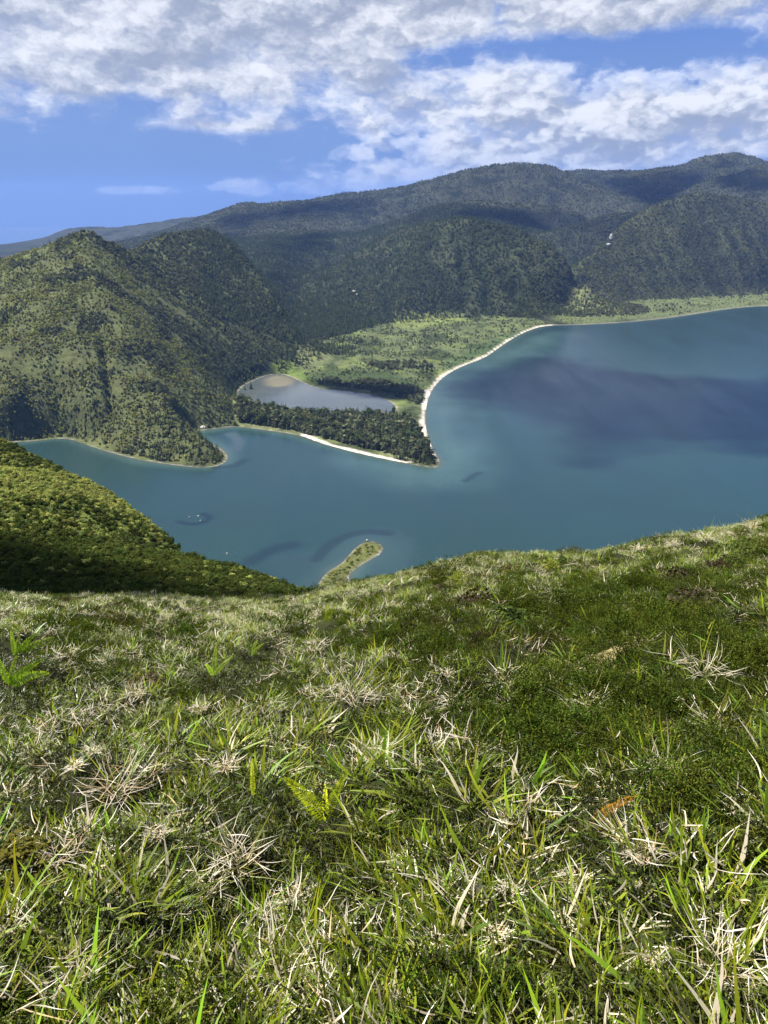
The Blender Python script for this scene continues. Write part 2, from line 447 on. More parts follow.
def land_px(pts):
    """points of the far land seen under these pixels"""
    o = []
    d = np.exp(np.linspace(math.log(48), math.log(9000), 6000))
    for px, py in pts:
        v = ray(px, py); k = d / math.hypot(v[0], v[1]); x, y, z = v[0] * k, v[1] * k, v[2] * k
        g = np.maximum(land(x, y), LAKE_Z); b = z < g; i = np.argmax(b) if b.any() else len(d) - 1
        o.append((x[i], y[i], g[i]))
    return o

def shore_at(x, y):
    w = inside(LAKE, x, y) | inside(LAGOON, x, y)
    return np.where(w, -1, 1) * np.minimum(edge_dist(LAKE, x, y), edge_dist(LAGOON, x, y))


# ------------------------------------------------------------------ mesh and material helpers
def mesh_from(name, V, Fq, mat, parent=None, smooth=False, tint=None, attr='tint'):
    me = bpy.data.meshes.new(name)
    V = np.asarray(V, np.float32); Fq = np.asarray(Fq, np.int32)
    me.vertices.add(len(V)); me.vertices.foreach_set('co', V.ravel())
    k = Fq.shape[1]
    me.loops.add(Fq.size); me.loops.foreach_set('vertex_index', Fq.ravel())
    me.polygons.add(len(Fq)); me.polygons.foreach_set('loop_start', np.arange(0, Fq.size, k, dtype=np.int32))
    if smooth: me.polygons.foreach_set('use_smooth', np.ones(len(Fq), bool))
    me.update(calc_edges=True)
    if tint is not None:
        a = me.color_attributes.new(attr, 'FLOAT_COLOR', 'POINT')
        c = np.ones((len(V), 4), np.float32); c[:, :3] = tint; a.data.foreach_set('color', c.ravel())
    if mat: me.materials.append(mat)
    o = bpy.data.objects.new(name, me)
    if parent is not None: o.parent = parent
    return o

def link(o): COL.objects.link(o); return o

def grid_faces(n, m):
    i = np.arange(n - 1)[:, None] * m + np.arange(m - 1)[None]
    return np.stack([i, i + 1, i + m + 1, i + m], -1).reshape(-1, 4)

def tag(o, label, cat, group=None):
    o['label'] = label; o['category'] = cat
    if group: o['group'] = group
    return o

def new_mat(name):
    m = bpy.data.materials.new(name); m.use_nodes = True
    nt = m.node_tree; nt.nodes.clear()
    out = nt.nodes.new('ShaderNodeOutputMaterial')
    return m, nt, out

def attr_col(nt, name='tint'):
    a = nt.nodes.new('ShaderNodeVertexColor'); a.layer_name = name; return a.outputs['Color']

def leaf_mat(name, base, trans=0.35, vary=0.25, gloss=0.0, rough=0.45, hue=0.03):
    m, nt, out = new_mat(name)
    oi = nt.nodes.new('ShaderNodeObjectInfo')
    rnd = X(nt, oi.outputs['Random'])
    col = mixc(nt, 1.0, attr_col(nt), base, 'MULTIPLY')
    hs = nt.nodes.new('ShaderNodeHueSaturation'); nt.links.new(col, hs.inputs['Color'])
    nt.links.new((rnd * (2 * hue) + (0.5 - hue)).k, hs.inputs['Hue'])
    nt.links.new((rnd._m('MULTIPLY', 7.31)._m('FRACT') * (2 * vary) + (1 - vary)).k, hs.inputs['Value'])
    hs.inputs['Saturation'].default_value = 1.0
    d = nt.nodes.new('ShaderNodeBsdfDiffuse'); t = nt.nodes.new('ShaderNodeBsdfTranslucent'); mx = nt.nodes.new('ShaderNodeMixShader')
    nt.links.new(hs.outputs[0], d.inputs[0])
    tc = mixc(nt, 1.0, hs.outputs[0], (1.25, 1.3, 0.6), 'MULTIPLY'); nt.links.new(tc, t.inputs[0])
    mx.inputs[0].default_value = trans
    nt.links.new(d.outputs[0], mx.inputs[1]); nt.links.new(t.outputs[0], mx.inputs[2])
    last = mx
    if gloss > 0:
        g = nt.nodes.new('ShaderNodeBsdfGlossy'); g.inputs['Roughness'].default_value = rough
        g2 = nt.nodes.new('ShaderNodeMixShader'); fr = nt.nodes.new('ShaderNodeFresnel'); fr.inputs[0].default_value = 1.4
        nt.links.new((X(nt, fr.outputs[0]) * (gloss * 10)).clamp().k, g2.inputs[0])
        nt.links.new(mx.outputs[0], g2.inputs[1]); nt.links.new(g.outputs[0], g2.inputs[2]); last = g2
    nt.links.new(last.outputs[0], out.inputs[0])
    return m

def obj_coord(nt):
    t = nt.nodes.new('ShaderNodeTexCoord'); return t.outputs['Object']

def land_mat(name, scale_a, scale_b, bump, bscale):
    m, nt, out = new_mat(name)
    co = obj_coord(nt)
    a = noise(nt, co, scale_a, 6, .65); b = noise(nt, co, scale_b, 5, .7)
    k = ((a - 0.5) * 1.5 + (b - 0.5) * 1.9 + 1.0)._m('MAXIMUM', 0.3)
    col = attr_col(nt)
    vm = nt.nodes.new('ShaderNodeVectorMath'); vm.operation = 'SCALE'
    nt.links.new(col, vm.inputs[0]); nt.links.new(k.k, vm.inputs['Scale'])
    bs = nt.nodes.new('ShaderNodeBsdfPrincipled'); bs.inputs['Roughness'].default_value = 0.95
    bs.inputs['Specular IOR Level'].default_value = 0.1
    nt.links.new(vm.outputs[0], bs.inputs['Base Color'])
    bp = nt.nodes.new('ShaderNodeBump'); bp.inputs['Strength'].default_value = 0.8; bp.inputs['Distance'].default_value = bump
    nb = noise(nt, co, bscale, 5, .65); nt.links.new(nb.k, bp.inputs['Height']); nt.links.new(bp.outputs[0], bs.inputs['Normal'])
    nt.links.new(bs.outputs[0], out.inputs[0])
    return m


# ------------------------------------------------------------------ far land mesh with its cover colours
def lerp(a, b, k): return a + (np.array(b) - a) * k[..., None]

PLAIN = flat([(290, 378), (305, 352), (318, 344), (350, 336), (372, 329), (400, 321), (440, 319), (490, 319.5), (540, 319), (548, 326), (500, 350), (450, 376), (428, 410), (440, 470), (300, 440), (230, 430), (236, 396), (268, 368)])
def land_colour():
    n1 = fbm(GX / 180, GY / 180, 5, .55); n2 = fbm(GX / 55 + 9, GY / 55, 4, .6)
    c = np.zeros((NR, NT, 3)) + np.array((0.018, 0.025, 0.011))
    az = TT * 57.3
    lefthill = sstep(-11.5, -19, az + 5 * n1) * (RR > 700) * (RR < 1900)
    c = lerp(c, (0.088, 0.100, 0.032), lefthill * (0.5 + 0.5 * sstep(-.3, .4, n2)))
    c = lerp(c, (0.045, 0.046, 0.034), sstep(.1, .5, n1) * (RR < 2300) * (1 - lefthill) * .8)
    rm = (RR > 2350) * sstep(9, 14, az)
    c = lerp(c, (0.020, 0.024, 0.014), rm * 1.0)
    c = lerp(c, (0.042, 0.047, 0.025), rm * sstep(.1, .6, fbm(GX / 40, GY / 160, 4, .6, True)) * .5)
    c = lerp(c, (0.046, 0.058, 0.030), (RR > 3700) * sstep(-.1, .4, n1))
    c = lerp(c, (0.085, 0.090, 0.060), (RR > 3700) * sstep(.35, .6, fbm(wx / 120, wy / 120, 4, .6, True)) * .75)
    c = lerp(c, (0.070, 0.078, 0.040), (RR > 900) * (1 - sstep(.05, .5, GULLY)) * sstep(-.3, .3, n1) * .6)
    c = lerp(c, (0.078, 0.088, 0.033), (RR > 900) * (RR < 2300) * sstep(.05, .32, fbm(GX / 62 + 3, GY / 62, 4, .6) - .35 * (GULLY - .5)) * (1 - .55 * sstep(-15, -9, az)) * .9)
    near = RR < 600
    c = lerp(c, (0.052, 0.072, 0.018), near * 1.0)
    c = lerp(c, (0.095, 0.115, 0.022), near * sstep(-.1, .4, fbm(GX / 22, GY / 22, 4)) * sstep(120, 200, RR))
    # the plain
    plain = flat([(290, 378), (305, 352), (318, 344), (350, 336), (372, 329), (400, 321), (440, 319), (490, 319.5), (540, 321), (548, 326), (500, 350), (450, 376), (428, 410), (440, 470), (300, 440), (230, 430), (236, 396)])
    pl = inside(plain, GX, GY)
    c = lerp(c, (0.120, 0.132, 0.058), pl * 1.0)
    c = lerp(c, (0.040, 0.052, 0.020), pl * sstep(-.1, .25, fbm(GX / 70, GY / 110, 4, .6)))
    c = lerp(c, (0.160, 0.185, 0.052), pl * sstep(.05, .4, fbm(GX / 45 + 4, GY / 60, 4, .6)) * .8)
    for pts, colr, w in [([(385, 327), (400, 321.5), (425, 319.5), (452, 320.5), (470, 322), (455, 326), (430, 329), (405, 331)], (0.175, 0.195, 0.060), 30),
                         ([(270, 373), (282, 369), (300, 371), (318, 377), (325, 384), (305, 383), (288, 375)], (0.125, 0.160, 0.038), 10),
                         ([(435, 372), (470, 350), (500, 338), (520, 331), (500, 346), (468, 362)], (0.070, 0.105, 0.042), 25),
                         ([(285, 326), (297, 323), (314, 326), (312, 329), (295, 329)], (0.25, 0.20, 0.15), 12),
                         ([(550, 317), (590, 308), (640, 302), (700, 299), (768, 296), (900, 294), (900, 303), (768, 306), (690, 315), (620, 322), (560, 325)], (0.125, 0.14, 0.06), 18),
                         ([(300, 378), (350, 386), (400, 396), (424, 404), (424, 380), (380, 372), (330, 372)], (0.055, 0.075, 0.028), 20)]:
        q = flat(pts); s = np.where(inside(q, GX, GY), 1, -1) * edge_dist(q, GX, GY)
        c = lerp(c, colr, sstep(-w, w, s + w * .8 * n2))
    c = np.where(((far_land < LAKE_Z + 13) & (RR > 1200))[..., None], c * (.74, .80, .74), c)
    # sand and stones along the water
    dl = np.where(IN_lake, 0, SD_lake)
    px = CX + F * GX / np.maximum(GY * math.cos(PITCH) + 320 * math.sin(PITCH), 1)
    wdt = 2.0 + 3.0 * fbm(GX / 40, GY / 40, 3)
    sp = inside(flat([(300, 425), (455, 360), (545, 318), (560, 330), (470, 380), (448, 475), (300, 450)]), GX, GY)
    wdt = np.where(sp, 7 + 7 * fbm(GX / 45, GY / 45, 3), wdt)
    wdt = np.where((RR > 2100) & (az > 10), 9 + 6 * fbm(GX / 90, GY / 90, 3), wdt)
    sand = (1 - sstep(wdt * .75, wdt * 1.25, dl)) * (~wet) * (RR > 620)
    sc = np.where(sp[..., None], np.array((0.46, 0.42, 0.35)), np.array((0.17, 0.16, 0.125)))
    c = c + (sc - c) * sand[..., None]
    c = lerp(c, (0.21, 0.19, 0.14), (1 - sstep(2, 5, np.where(IN_lag, 0, SD_lag))) * (~wet) * (RR > 620) * .8)
    isl = inside(flat([(314, 592), (322, 577), (341, 564), (356, 547), (366, 541), (376, 541.5), (384, 547), (370, 560), (350, 574), (346, 592)]), GX, GY)
    c = lerp(c, (0.092, 0.102, 0.030), isl * sstep(1.0, 2.5, SD_lake))
    sc_ = at(608, 251, 2660); c = lerp(c, (0.13, 0.14, 0.10), (1 - sstep(20, 75, np.hypot(GX - sc_[0], (GY - sc_[1]) * .6) + 25 * n2)) * .8)
    c = np.where((RR > 3500)[..., None], c * .5, c)
    c[wet] = (0.10, 0.10, 0.07)
    return np.clip(c, 0.004, 1)

M_land = land_mat('hill_cover', 0.02, 0.11, 6.0, 0.07)
LC = land_colour()
V = np.stack([GX, GY, far_land], -1).reshape(-1, 3)
hills = link(mesh_from('hills', V, grid_faces(NR, NT)[:, ::-1], M_land, smooth=True, tint=LC.reshape(-1, 3)))
hills['kind'] = 'structure'

# ------------------------------------------------------------------ water
def water_mat(name, rough, bump):
    m, nt, out = new_mat(name)
    co = obj_coord(nt)
    bs = nt.nodes.new('ShaderNodeBsdfPrincipled')
    n = noise(nt, co, 0.004, 5, .6, 1.5)
    col = mixc(nt, n.smooth(.35, .7, 0, .35), attr_col(nt), (0.015, 0.030, 0.031))
    nt.links.new(col, bs.inputs['Base Color'])
    bs.inputs['IOR'].default_value = 1.333; bs.inputs['Roughness'].default_value = rough
    bp = nt.nodes.new('ShaderNodeBump'); bp.inputs['Strength'].default_value = 0.35; bp.inputs['Distance'].default_value = bump
    mp = nt.nodes.new('ShaderNodeMapping'); nt.links.new(co, mp.inputs[0]); mp.inputs['Scale'].default_value = (0.5, 0.16, 1); mp.inputs['Rotation'].default_value = (0, 0, .5)
    w = noise(nt, mp.outputs[0], 0.55, 5, .6)
    lane = nt.nodes.new('ShaderNodeMapping'); nt.links.new(co, lane.inputs[0]); lane.inputs['Scale'].default_value = (1, 0.22, 1); lane.inputs['Rotation'].default_value = (0, 0, 1.1)
    ln = noise(nt, lane.outputs[0], 0.012, 4, .6, .8)
    nt.links.new(ln.smooth(.35, .65, rough * .85, rough * 1.2).k, bs.inputs['Roughness'])
    nt.links.new(w.k, bp.inputs['Height']); nt.links.new(bp.outputs[0], bs.inputs['Normal'])
    nt.links.new(bs.outputs[0], out.inputs[0])
    return m

def build_water():
    depth = np.maximum(-shore, 0)
    n = fbm(GX / 90, GY / 140, 4)
    c = np.zeros((NR, NT, 3)) + np.array((0.016, 0.040, 0.038))
    c = lerp(c, (0.014, 0.034, 0.044), sstep(1500, 2300, GY + 200 * n) * .8)
    sh = flat([(440, 466), (424, 440), (428, 392), (470, 366), (500, 352), (520, 340), (560, 330), (560, 338), (500, 372), (462, 402), (456, 430), (472, 445), (478, 462), (455, 480), (420, 486), (370, 472), (340, 455)])
    s = np.where(inside(sh, GX, GY), 1, -1) * edge_dist(sh, GX, GY)
    c = lerp(c, (0.058, 0.108, 0.100), sstep(-60, 60, s + 40 * n) * .8)
    c = lerp(c, (0.042, 0.082, 0.076), (1 - sstep(2, 26, depth + 10 * n)) * .8)
    c = lerp(c, (0.066, 0.078, 0.052), (1 - sstep(1, 9, depth + 4 * n)) * .6)
    # weed beds and shoals near the islet, darker rings of weed beyond them
    def ring(pts, w, colr, k, closed=False):
        nonlocal c
        q = [on_lake(*p)[:2] for p in pts]; q = smooth_poly(q, closed)
        c = lerp(c, colr, (1 - sstep(w * .4, w * 1.6, edge_dist(q, GX, GY, closed) + w * .7 * n)) * k)
    ring([(318, 560), (345, 550), (365, 536), (392, 536), (398, 548), (385, 566)], 20, (0.026, 0.050, 0.052), .8)
    ring([(250, 562), (272, 549), (292, 545)], 9, (0.010, 0.018, 0.024), .65)
    ring([(315, 560), (330, 545), (345, 536), (366, 531), (388, 533)], 7, (0.010, 0.019, 0.024), .65)
    ring([(290, 562), (300, 572), (310, 580)], 20, (0.022, 0.042, 0.046), .7)
    ring([(180, 522), (192, 525), (206, 522), (211, 517), (203, 514)], 4, (0.007, 0.016, 0.022), .9)
    ring([(215, 468), (235, 466), (245, 460)], 7, (0.009, 0.020, 0.026), .8)
    ring([(236, 450), (240, 440), (232, 434)], 9, (0.045, 0.066, 0.068), .8)
    ring([(465, 481), (475, 475), (480, 473)], 5, (0.010, 0.022, 0.025), .7)
    lag = np.zeros((NR, NT, 3)) + np.array((0.072, 0.084, 0.080))
    q = flat([(262, 383), (268, 377), (282, 375.5), (292, 378), (294, 383), (285, 386.5), (270, 387)])
    s = np.where(inside(q, GX, GY), 1, -1) * edge_dist(q, GX, GY)
    lag = lerp(lag, (0.20, 0.18, 0.125), sstep(-14, 16, s + 10 * n))
    cell = lambda a: a[:-1, :-1] | a[1:, :-1] | a[:-1, 1:] | a[1:, 1:]
    fq = grid_faces(NR, NT)[:, ::-1].reshape(NR - 1, NT - 1, 4)
    for name, msk, colr, mat in (('lake', IN_lake, c, water_mat('lake_water', 0.22, 0.5)), ('lagoon', IN_lag, lag, water_mat('lagoon_water', 0.12, 0.15))):
        f = fq[cell(msk)]; ids, inv = np.unique(f, return_inverse=True)
        V = np.stack([GX.ravel()[ids], GY.ravel()[ids], np.full(len(ids), LAKE_Z)], -1)
        o = link(mesh_from(name, V, inv.reshape(-1, 4), mat, smooth=True, tint=colr.reshape(-1, 3)[ids])); o['kind'] = 'structure'

build_water()

def build_sea():
    m, nt, out = new_mat('sea_water')
    bs = nt.nodes.new('ShaderNodeBsdfPrincipled'); bs.inputs['Base Color'].default_value = (0.02, 0.06, 0.14, 1); bs.inputs['Roughness'].default_value = .25
    nt.links.new(bs.outputs[0], out.inputs[0])
    x = np.linspace(-29000, 29000, 20); y = np.linspace(3000, 29000, 12)
    YY, XX = np.meshgrid(y, x, indexing='ij')
    V = np.stack([XX, YY, np.full(XX.shape, -905.0)], -1).reshape(-1, 3)
    o = link(mesh_from('sea', V, grid_faces(12, 20), m)); o['kind'] = 'structure'

build_sea()

# ------------------------------------------------------------------ near ground
BARE = ((604, 656, 0.24), (618, 651, .2), (648, 664, 0.17), (584, 661, .16), (628, 662, .12))
def build_ground():
    r = np.exp(np.linspace(math.log(0.25), math.log(46.0), 420)); t = np.linspace(-math.pi, math.pi, 721)
    R_, T_ = np.meshgrid(r, t, indexing='ij'); x, y = R_ * np.sin(T_), R_ * np.cos(T_)
    z = near_h(x, y) - 0.02
    n = fbm(x * .5, y * .5, 5, .6)
    c = np.zeros(x.shape + (3,)) + np.array((0.018, 0.020, 0.008))
    c = lerp(c, (0.045, 0.055, 0.014), sstep(-.2, .4, n))
    c = lerp(c, (0.07, 0.058, 0.035), sstep(.2, .5, fbm(x * .9 + 30, y * .9, 4, .6)))
    for px, py, w in BARE:
        v = ground_hit(px, py); d = np.hypot((x - v[0]), (y - v[1]) * .6)
        c = lerp(c, (0.27, 0.23, 0.10), (1 - sstep(w * .7, w * 1.3, d + .35 * fbm(x * 3, y * 3, 3))))
    m = land_mat('turf_soil', 2.5, 14.0, 0.03, 18.0)
    V = np.stack([x, y, z], -1).reshape(-1, 3)
    o = link(mesh_from('ground', V, grid_faces(420, 721)[:, ::-1], m, smooth=True, tint=c.reshape(-1, 3))); o['kind'] = 'structure'

def ground_hit(px, py, h=0.0):
    """first point of the near slope under a pixel"""
    v = ray(px, py); d = np.linspace(1, 46, 3000); k = d / math.hypot(v[0], v[1])
    x, y, z = v[0] * k, v[1] * k, v[2] * k
    g = near_h(x, y); i = np.argmax(z < g + h)
    if not (z < g + h).any(): i = np.argmin(z - g)
    return np.array((x[i], y[i], g[i]))

build_ground()

# ------------------------------------------------------------------ plant shapes (numpy meshes)
class MB:
    def __init__(s): s.v, s.f, s.c, s.n = [], [], [], 0
    def add(s, V, Fq, c):
        V = np.asarray(V, float); s.v.append(V); s.f.append(np.asarray(Fq) + s.n)
        s.c.append(np.broadcast_to(np.asarray(c, float), V.shape)); s.n += len(V)
    def build(s, name, mat, parent=None):
        return mesh_from(name, np.concatenate(s.v), np.concatenate(s.f), mat, parent, tint=np.concatenate(s.c))

def ribbon(mb, P, W, side, C):
    """strip of quads along points P, half widths W, side vectors, per point colours"""
    n = len(P)
    V = np.concatenate([P - side * W[:, None], P + side * W[:, None]])
    i = np.arange(n - 1); Fq = np.stack([i, i + 1, i + 1 + n, i + n], 1)
    mb.add(V, Fq, np.concatenate([C, C]))

def blade(mb, root, az, lean, curl, L, w, c0, c1, segs=5, kink=0.0, wob=0.0, fold=0.0):
    t = np.linspace(0, 1, segs + 1)
    ang = lean + curl * t ** 1.3
    if kink: ang = ang + kink * (t > random.uniform(.35, .65))
    ds = L / segs
    azv = az + wob * np.sin(t * random.uniform(2, 5) + random.uniform(0, 6))
    hx = np.sin(ang); hz = np.cos(ang)
    P = np.zeros((segs + 1, 3)); P[1:, 0] = np.cumsum(hx[:-1] * np.sin(azv[:-1]) * ds); P[1:, 1] = np.cumsum(hx[:-1] * np.cos(azv[:-1]) * ds); P[1:, 2] = np.cumsum(hz[:-1] * ds)
    P[:, 2] = np.maximum(P[:, 2], -root[2] * 0 - 0.0 + 0.004 * (1 + t))
    P = P + root
    side = np.stack([np.cos(azv), -np.sin(azv), np.full_like(azv, random.uniform(-.5, .5))], 1)
    side /= np.linalg.norm(side, axis=1)[:, None]
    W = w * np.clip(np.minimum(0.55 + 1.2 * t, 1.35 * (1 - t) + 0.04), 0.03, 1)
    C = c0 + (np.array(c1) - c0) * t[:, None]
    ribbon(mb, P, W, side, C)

U = random.uniform
def grass_clump(mb, n, rad, L, w, lean=(0.2, 1.25), dry=0.12, curl=(0.1, 1.0), dim=1.0):
    for _ in range(n):
        a = U(0, 6.283); q = rad * math.sqrt(U(0, 1))
        root = np.array((q * math.sin(a), q * math.cos(a), 0))
        l = L * U(.45, 1.1); az = a + U(-.9, .9)
        if U(0, 1) < dry:
            c0 = np.array((.55, .47, .30)) * U(.7, 1.2); c1 = np.array((.80, .73, .56)) * U(.6, 1.1)
        else:
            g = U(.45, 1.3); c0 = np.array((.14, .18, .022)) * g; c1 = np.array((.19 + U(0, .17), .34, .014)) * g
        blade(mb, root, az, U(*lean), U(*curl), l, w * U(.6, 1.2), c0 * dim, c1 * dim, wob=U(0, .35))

def dead_clump(mb, n, rad, L, w, lean=(.7, 1.5)):
    for _ in range(n):
        a = U(0, 6.283); q = rad * math.sqrt(U(0, 1))
        root = np.array((q * math.sin(a), q * math.cos(a), U(.2, .55) * rad))
        l = L * U(.35, 1.1); az = a + U(-2.2, 2.2)
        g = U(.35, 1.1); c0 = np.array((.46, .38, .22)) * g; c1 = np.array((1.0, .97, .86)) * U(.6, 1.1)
        if U(0, 1) < .2: c1 = np.array((.55, .38, .2)) * g
        blade(mb, root, az, U(*lean), U(-.25, .6), l, w * U(.5, 1.2), c0, c1, segs=6, kink=U(-1.2, 1.8) if U(0, 1) < .4 else 0, wob=U(0, .4))

def heath_cushion(mb, n, rad, h, tip, stem):
    """low heath: bundles of leafy sprigs of uneven height, dark between, fresh at the tips"""
    nb = max(6, n // 24)
    for _ in range(nb):
        a = U(0, 6.283); q = rad * math.sqrt(U(0, 1)); bx, by = q * math.sin(a), q * math.cos(a)
        bh = h * U(.35, 1.25) * (1 - .5 * (q / rad) ** 2); br = rad * U(.12, .26); bg = U(.45, 1.5); ty = U(.8, 1.25)
        for _ in range(n // nb):
            c = U(0, 6.283); w = br * math.sqrt(U(0, 1)); x, y = bx + w * math.sin(c), by + w * math.cos(c)
            k = 1 - .55 * (w / br) ** 2; l = bh * k * U(.75, 1.1)
            lean = np.array((math.sin(c) * .55 * w / br + U(-.2, .2), math.cos(c) * .55 * w / br + U(-.2, .2), 1.0)); lean /= np.linalg.norm(lean)
            for i in range(6):
                t = .25 + .75 * (i + 1) / 6; p = np.array((x, y, 0)) + lean * l * t
                s = .0095 * (1.15 - .5 * t)
                u = np.array((U(-1, 1), U(-1, 1), U(.1, 1.2))); u /= np.linalg.norm(u); v = np.cross(u, (U(-1, 1), U(-1, 1), U(-1, 1))); v /= np.linalg.norm(v) + 1e-6
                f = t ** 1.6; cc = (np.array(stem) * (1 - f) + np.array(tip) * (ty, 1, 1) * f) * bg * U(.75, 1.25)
                mb.add(np.array([p - u * s * .2 - v * s * .3, p + u * s, p + u * s * 1.1 + v * s * .45, p - u * s * .2 + v * s * .3]), [[0, 1, 2, 3]], cc)

def bush(mb, n, rx, rz, size, c_lo, c_hi, lumps=5):
    """leaf sprays spread through a handful of uneven lumps"""
    cs = [(np.array((U(-.55, .55) * rx, U(-.55, .55) * rx, rz * U(.25, .75))), U(.35, .62)) for _ in range(lumps)]
    for _ in range(n):
        c, q = random.choice(cs)
        d = np.array((random.gauss(0, 1), random.gauss(0, 1), random.gauss(.25, 1))); d /= np.linalg.norm(d)
        p = c + d * np.array((rx, rx, rz)) * q * U(.65, 1.08)
        if p[2] < 0: p[2] = U(0, .25) * rz
        nrm = d + np.array((U(-.8, .8), U(-.8, .8), U(-.3, .9))); nrm /= np.linalg.norm(nrm)
        u = np.cross(nrm, (U(-1, 1), U(-1, 1), U(-1, 1))); u /= np.linalg.norm(u) + 1e-6; v = np.cross(nrm, u)
        s = size * U(.55, 1.25); g = U(0, 1)
        V = np.array([p - u * s, p - v * s * .6 + u * s * .2, p + u * s, p + v * s * .6 - u * s * .1])
        mb.add(V, [[0, 1, 2, 3]], (np.array(c_lo) * (1 - g) + np.array(c_hi) * g))

def conifer_crown(mb, H, R, tiers, per, lo, hi, z0=.1):
    for i in range(tiers):
        t = i / (tiers - 1); z = H * (z0 + (1 - z0) * t * .96); r = R * (1 - t) ** .8 * U(.8, 1.15) + R * .05
        for k in range(max(4, int(per * (1 - .55 * t)))):
            a = U(0, 6.283); rr = r * U(.55, 1.25); hw = (.16 + .12 * (1 - t)) * R * U(.8, 1.3)
            d = np.array((math.sin(a), math.cos(a), 0)); s = np.array((math.cos(a), -math.sin(a), U(-.4, .4)))
            dz = -H * .055 * U(.2, 1.6) + (H * .05 if t > .85 else 0)
            p0 = np.array((0, 0, z + H * .035)); p1 = d * rr * .6 + (0, 0, z + dz * .3); p2 = d * rr + (0, 0, z + dz)
            g = U(0, 1); c = np.array(lo) * (1 - g) + np.array(hi) * g
            mb.add(np.array([p0, p1 - s * hw, p2, p1 + s * hw]), [[0, 1, 2, 3]], c)

def taper(mb, pts, rads, c, n=6):
    P = np.array(pts, float); k = len(P); a = np.arange(n) / n * 2 * np.pi
    V = np.concatenate([P[i] + rads[i] * np.stack([np.cos(a), np.sin(a), 0 * a], 1) for i in range(k)])
    Fq = [[i * n + j, i * n + (j + 1) % n, (i + 1) * n + (j + 1) % n, (i + 1) * n + j] for i in range(k - 1) for j in range(n)]
    mb.add(V, Fq, c)

M_grass = leaf_mat('grass_blade', (1.0, 1.0, 1.0), .42, .28, .012, .4, .02)
M_dead = leaf_mat('dead_blade', (.98, .96, .93), .2, .2, 0, .5, .012)
M_heath = leaf_mat('heath_sprig', (1, 1, 1), .35, .3, 0, .5, .025)
M_leaf = leaf_mat('shrub_leaf', (1, 1, 1), .3, .42, 0, .5, .025)
M_needle = leaf_mat('conifer_needle', (1, 1, 1), .2, .4, 0, .5, .02)
M_fern = leaf_mat('fern_frond', (1, 1, 1), .5, .12, 0, .5, .01)
M_bark, nt, out = new_mat('bark'); bs = nt.nodes.new('ShaderNodeBsdfDiffuse'); nt.links.new(mixc(nt, noise(nt, obj_coord(nt), 6.0).smooth(.3, .7), (.06, .045, .03), (.14, .11, .08)), bs.inputs[0]); nt.links.new(bs.outputs[0], out.inputs[0])

# ------------------------------------------------------------------ scattering: one countless cover = one object
def protos(name, makers, mat):
    c = bpy.data.collections.new(name)
    for i, mk in enumerate(makers):
        mb = MB(); mk(mb); o = mb.build('%s.%03d' % (name, i), mat); c.objects.link(o)
    return c

def scatter(name, coll, P, scale, idx, label, tilt=None, sz=None):
    n = len(P)
    me = bpy.data.meshes.new(name); me.vertices.add(n); me.vertices.foreach_set('co', np.asarray(P, np.float32).ravel())
    a = me.attributes.new('sc', 'FLOAT_VECTOR', 'POINT')
    s = np.repeat(np.asarray(scale, np.float32)[:, None], 3, 1)
    if sz is not None: s[:, 2] *= sz
    a.data.foreach_set('vector', s.ravel())
    rot = np.zeros((n, 3), np.float32); rot[:, 2] = rng.uniform(0, 6.283, n)
    if tilt is not None: rot[:, 0] = rng.normal(0, tilt, n); rot[:, 1] = rng.normal(0, tilt, n)
    a = me.attributes.new('ro', 'FLOAT_VECTOR', 'POINT'); a.data.foreach_set('vector', rot.ravel())
    a = me.attributes.new('ix', 'INT', 'POINT'); a.data.foreach_set('value', np.asarray(idx, np.int32))
    me.update()
    o = link(bpy.data.objects.new(name, me)); o['kind'] = 'stuff'; o['label'] = label[0]; o['category'] = label[1]
    ng = bpy.data.node_groups.new(name + '_scatter', 'GeometryNodeTree')
    ng.interface.new_socket('Geometry', in_out='INPUT', socket_type='NodeSocketGeometry'); ng.interface.new_socket('Geometry', in_out='OUTPUT', socket_type='NodeSocketGeometry')
    N = ng.nodes.new; gi, go = N('NodeGroupInput'), N('NodeGroupOutput')
    ci = N('GeometryNodeCollectionInfo'); ci.inputs['Collection'].default_value = coll
    ci.inputs['Separate Children'].default_value = True; ci.inputs['Reset Children'].default_value = True
    ip = N('GeometryNodeInstanceOnPoints'); ip.inputs['Pick Instance'].default_value = True
    def at_(nm, ty):
        k = N('GeometryNodeInputNamedAttribute'); k.data_type = ty; k.inputs['Name'].default_value = nm; return k.outputs['Attribute']
    L = ng.links.new
    L(gi.outputs[0], ip.inputs['Points']); L(ci.outputs[0], ip.inputs['Instance'])
    L(at_('ix', 'INT'), ip.inputs['Instance Index']); L(at_('sc', 'FLOAT_VECTOR'), ip.inputs['Scale'])
    e = N('FunctionNodeEulerToRotation'); L(at_('ro', 'FLOAT_VECTOR'), e.inputs[0]); L(e.outputs[0], ip.inputs['Rotation'])
    L(ip.outputs[0], go.inputs[0])
    md = o.modifiers.new('scatter', 'NODES'); md.node_group = ng
    return o

def polar_pts(n, r0, r1, a0, a1, pw=2.0):
    u = rng.random(n); r = (r0 ** pw + u * (r1 ** pw - r0 ** pw)) ** (1 / pw); t = np.radians(rng.uniform(a0, a1, n))
    return r * np.sin(t), r * np.cos(t), r

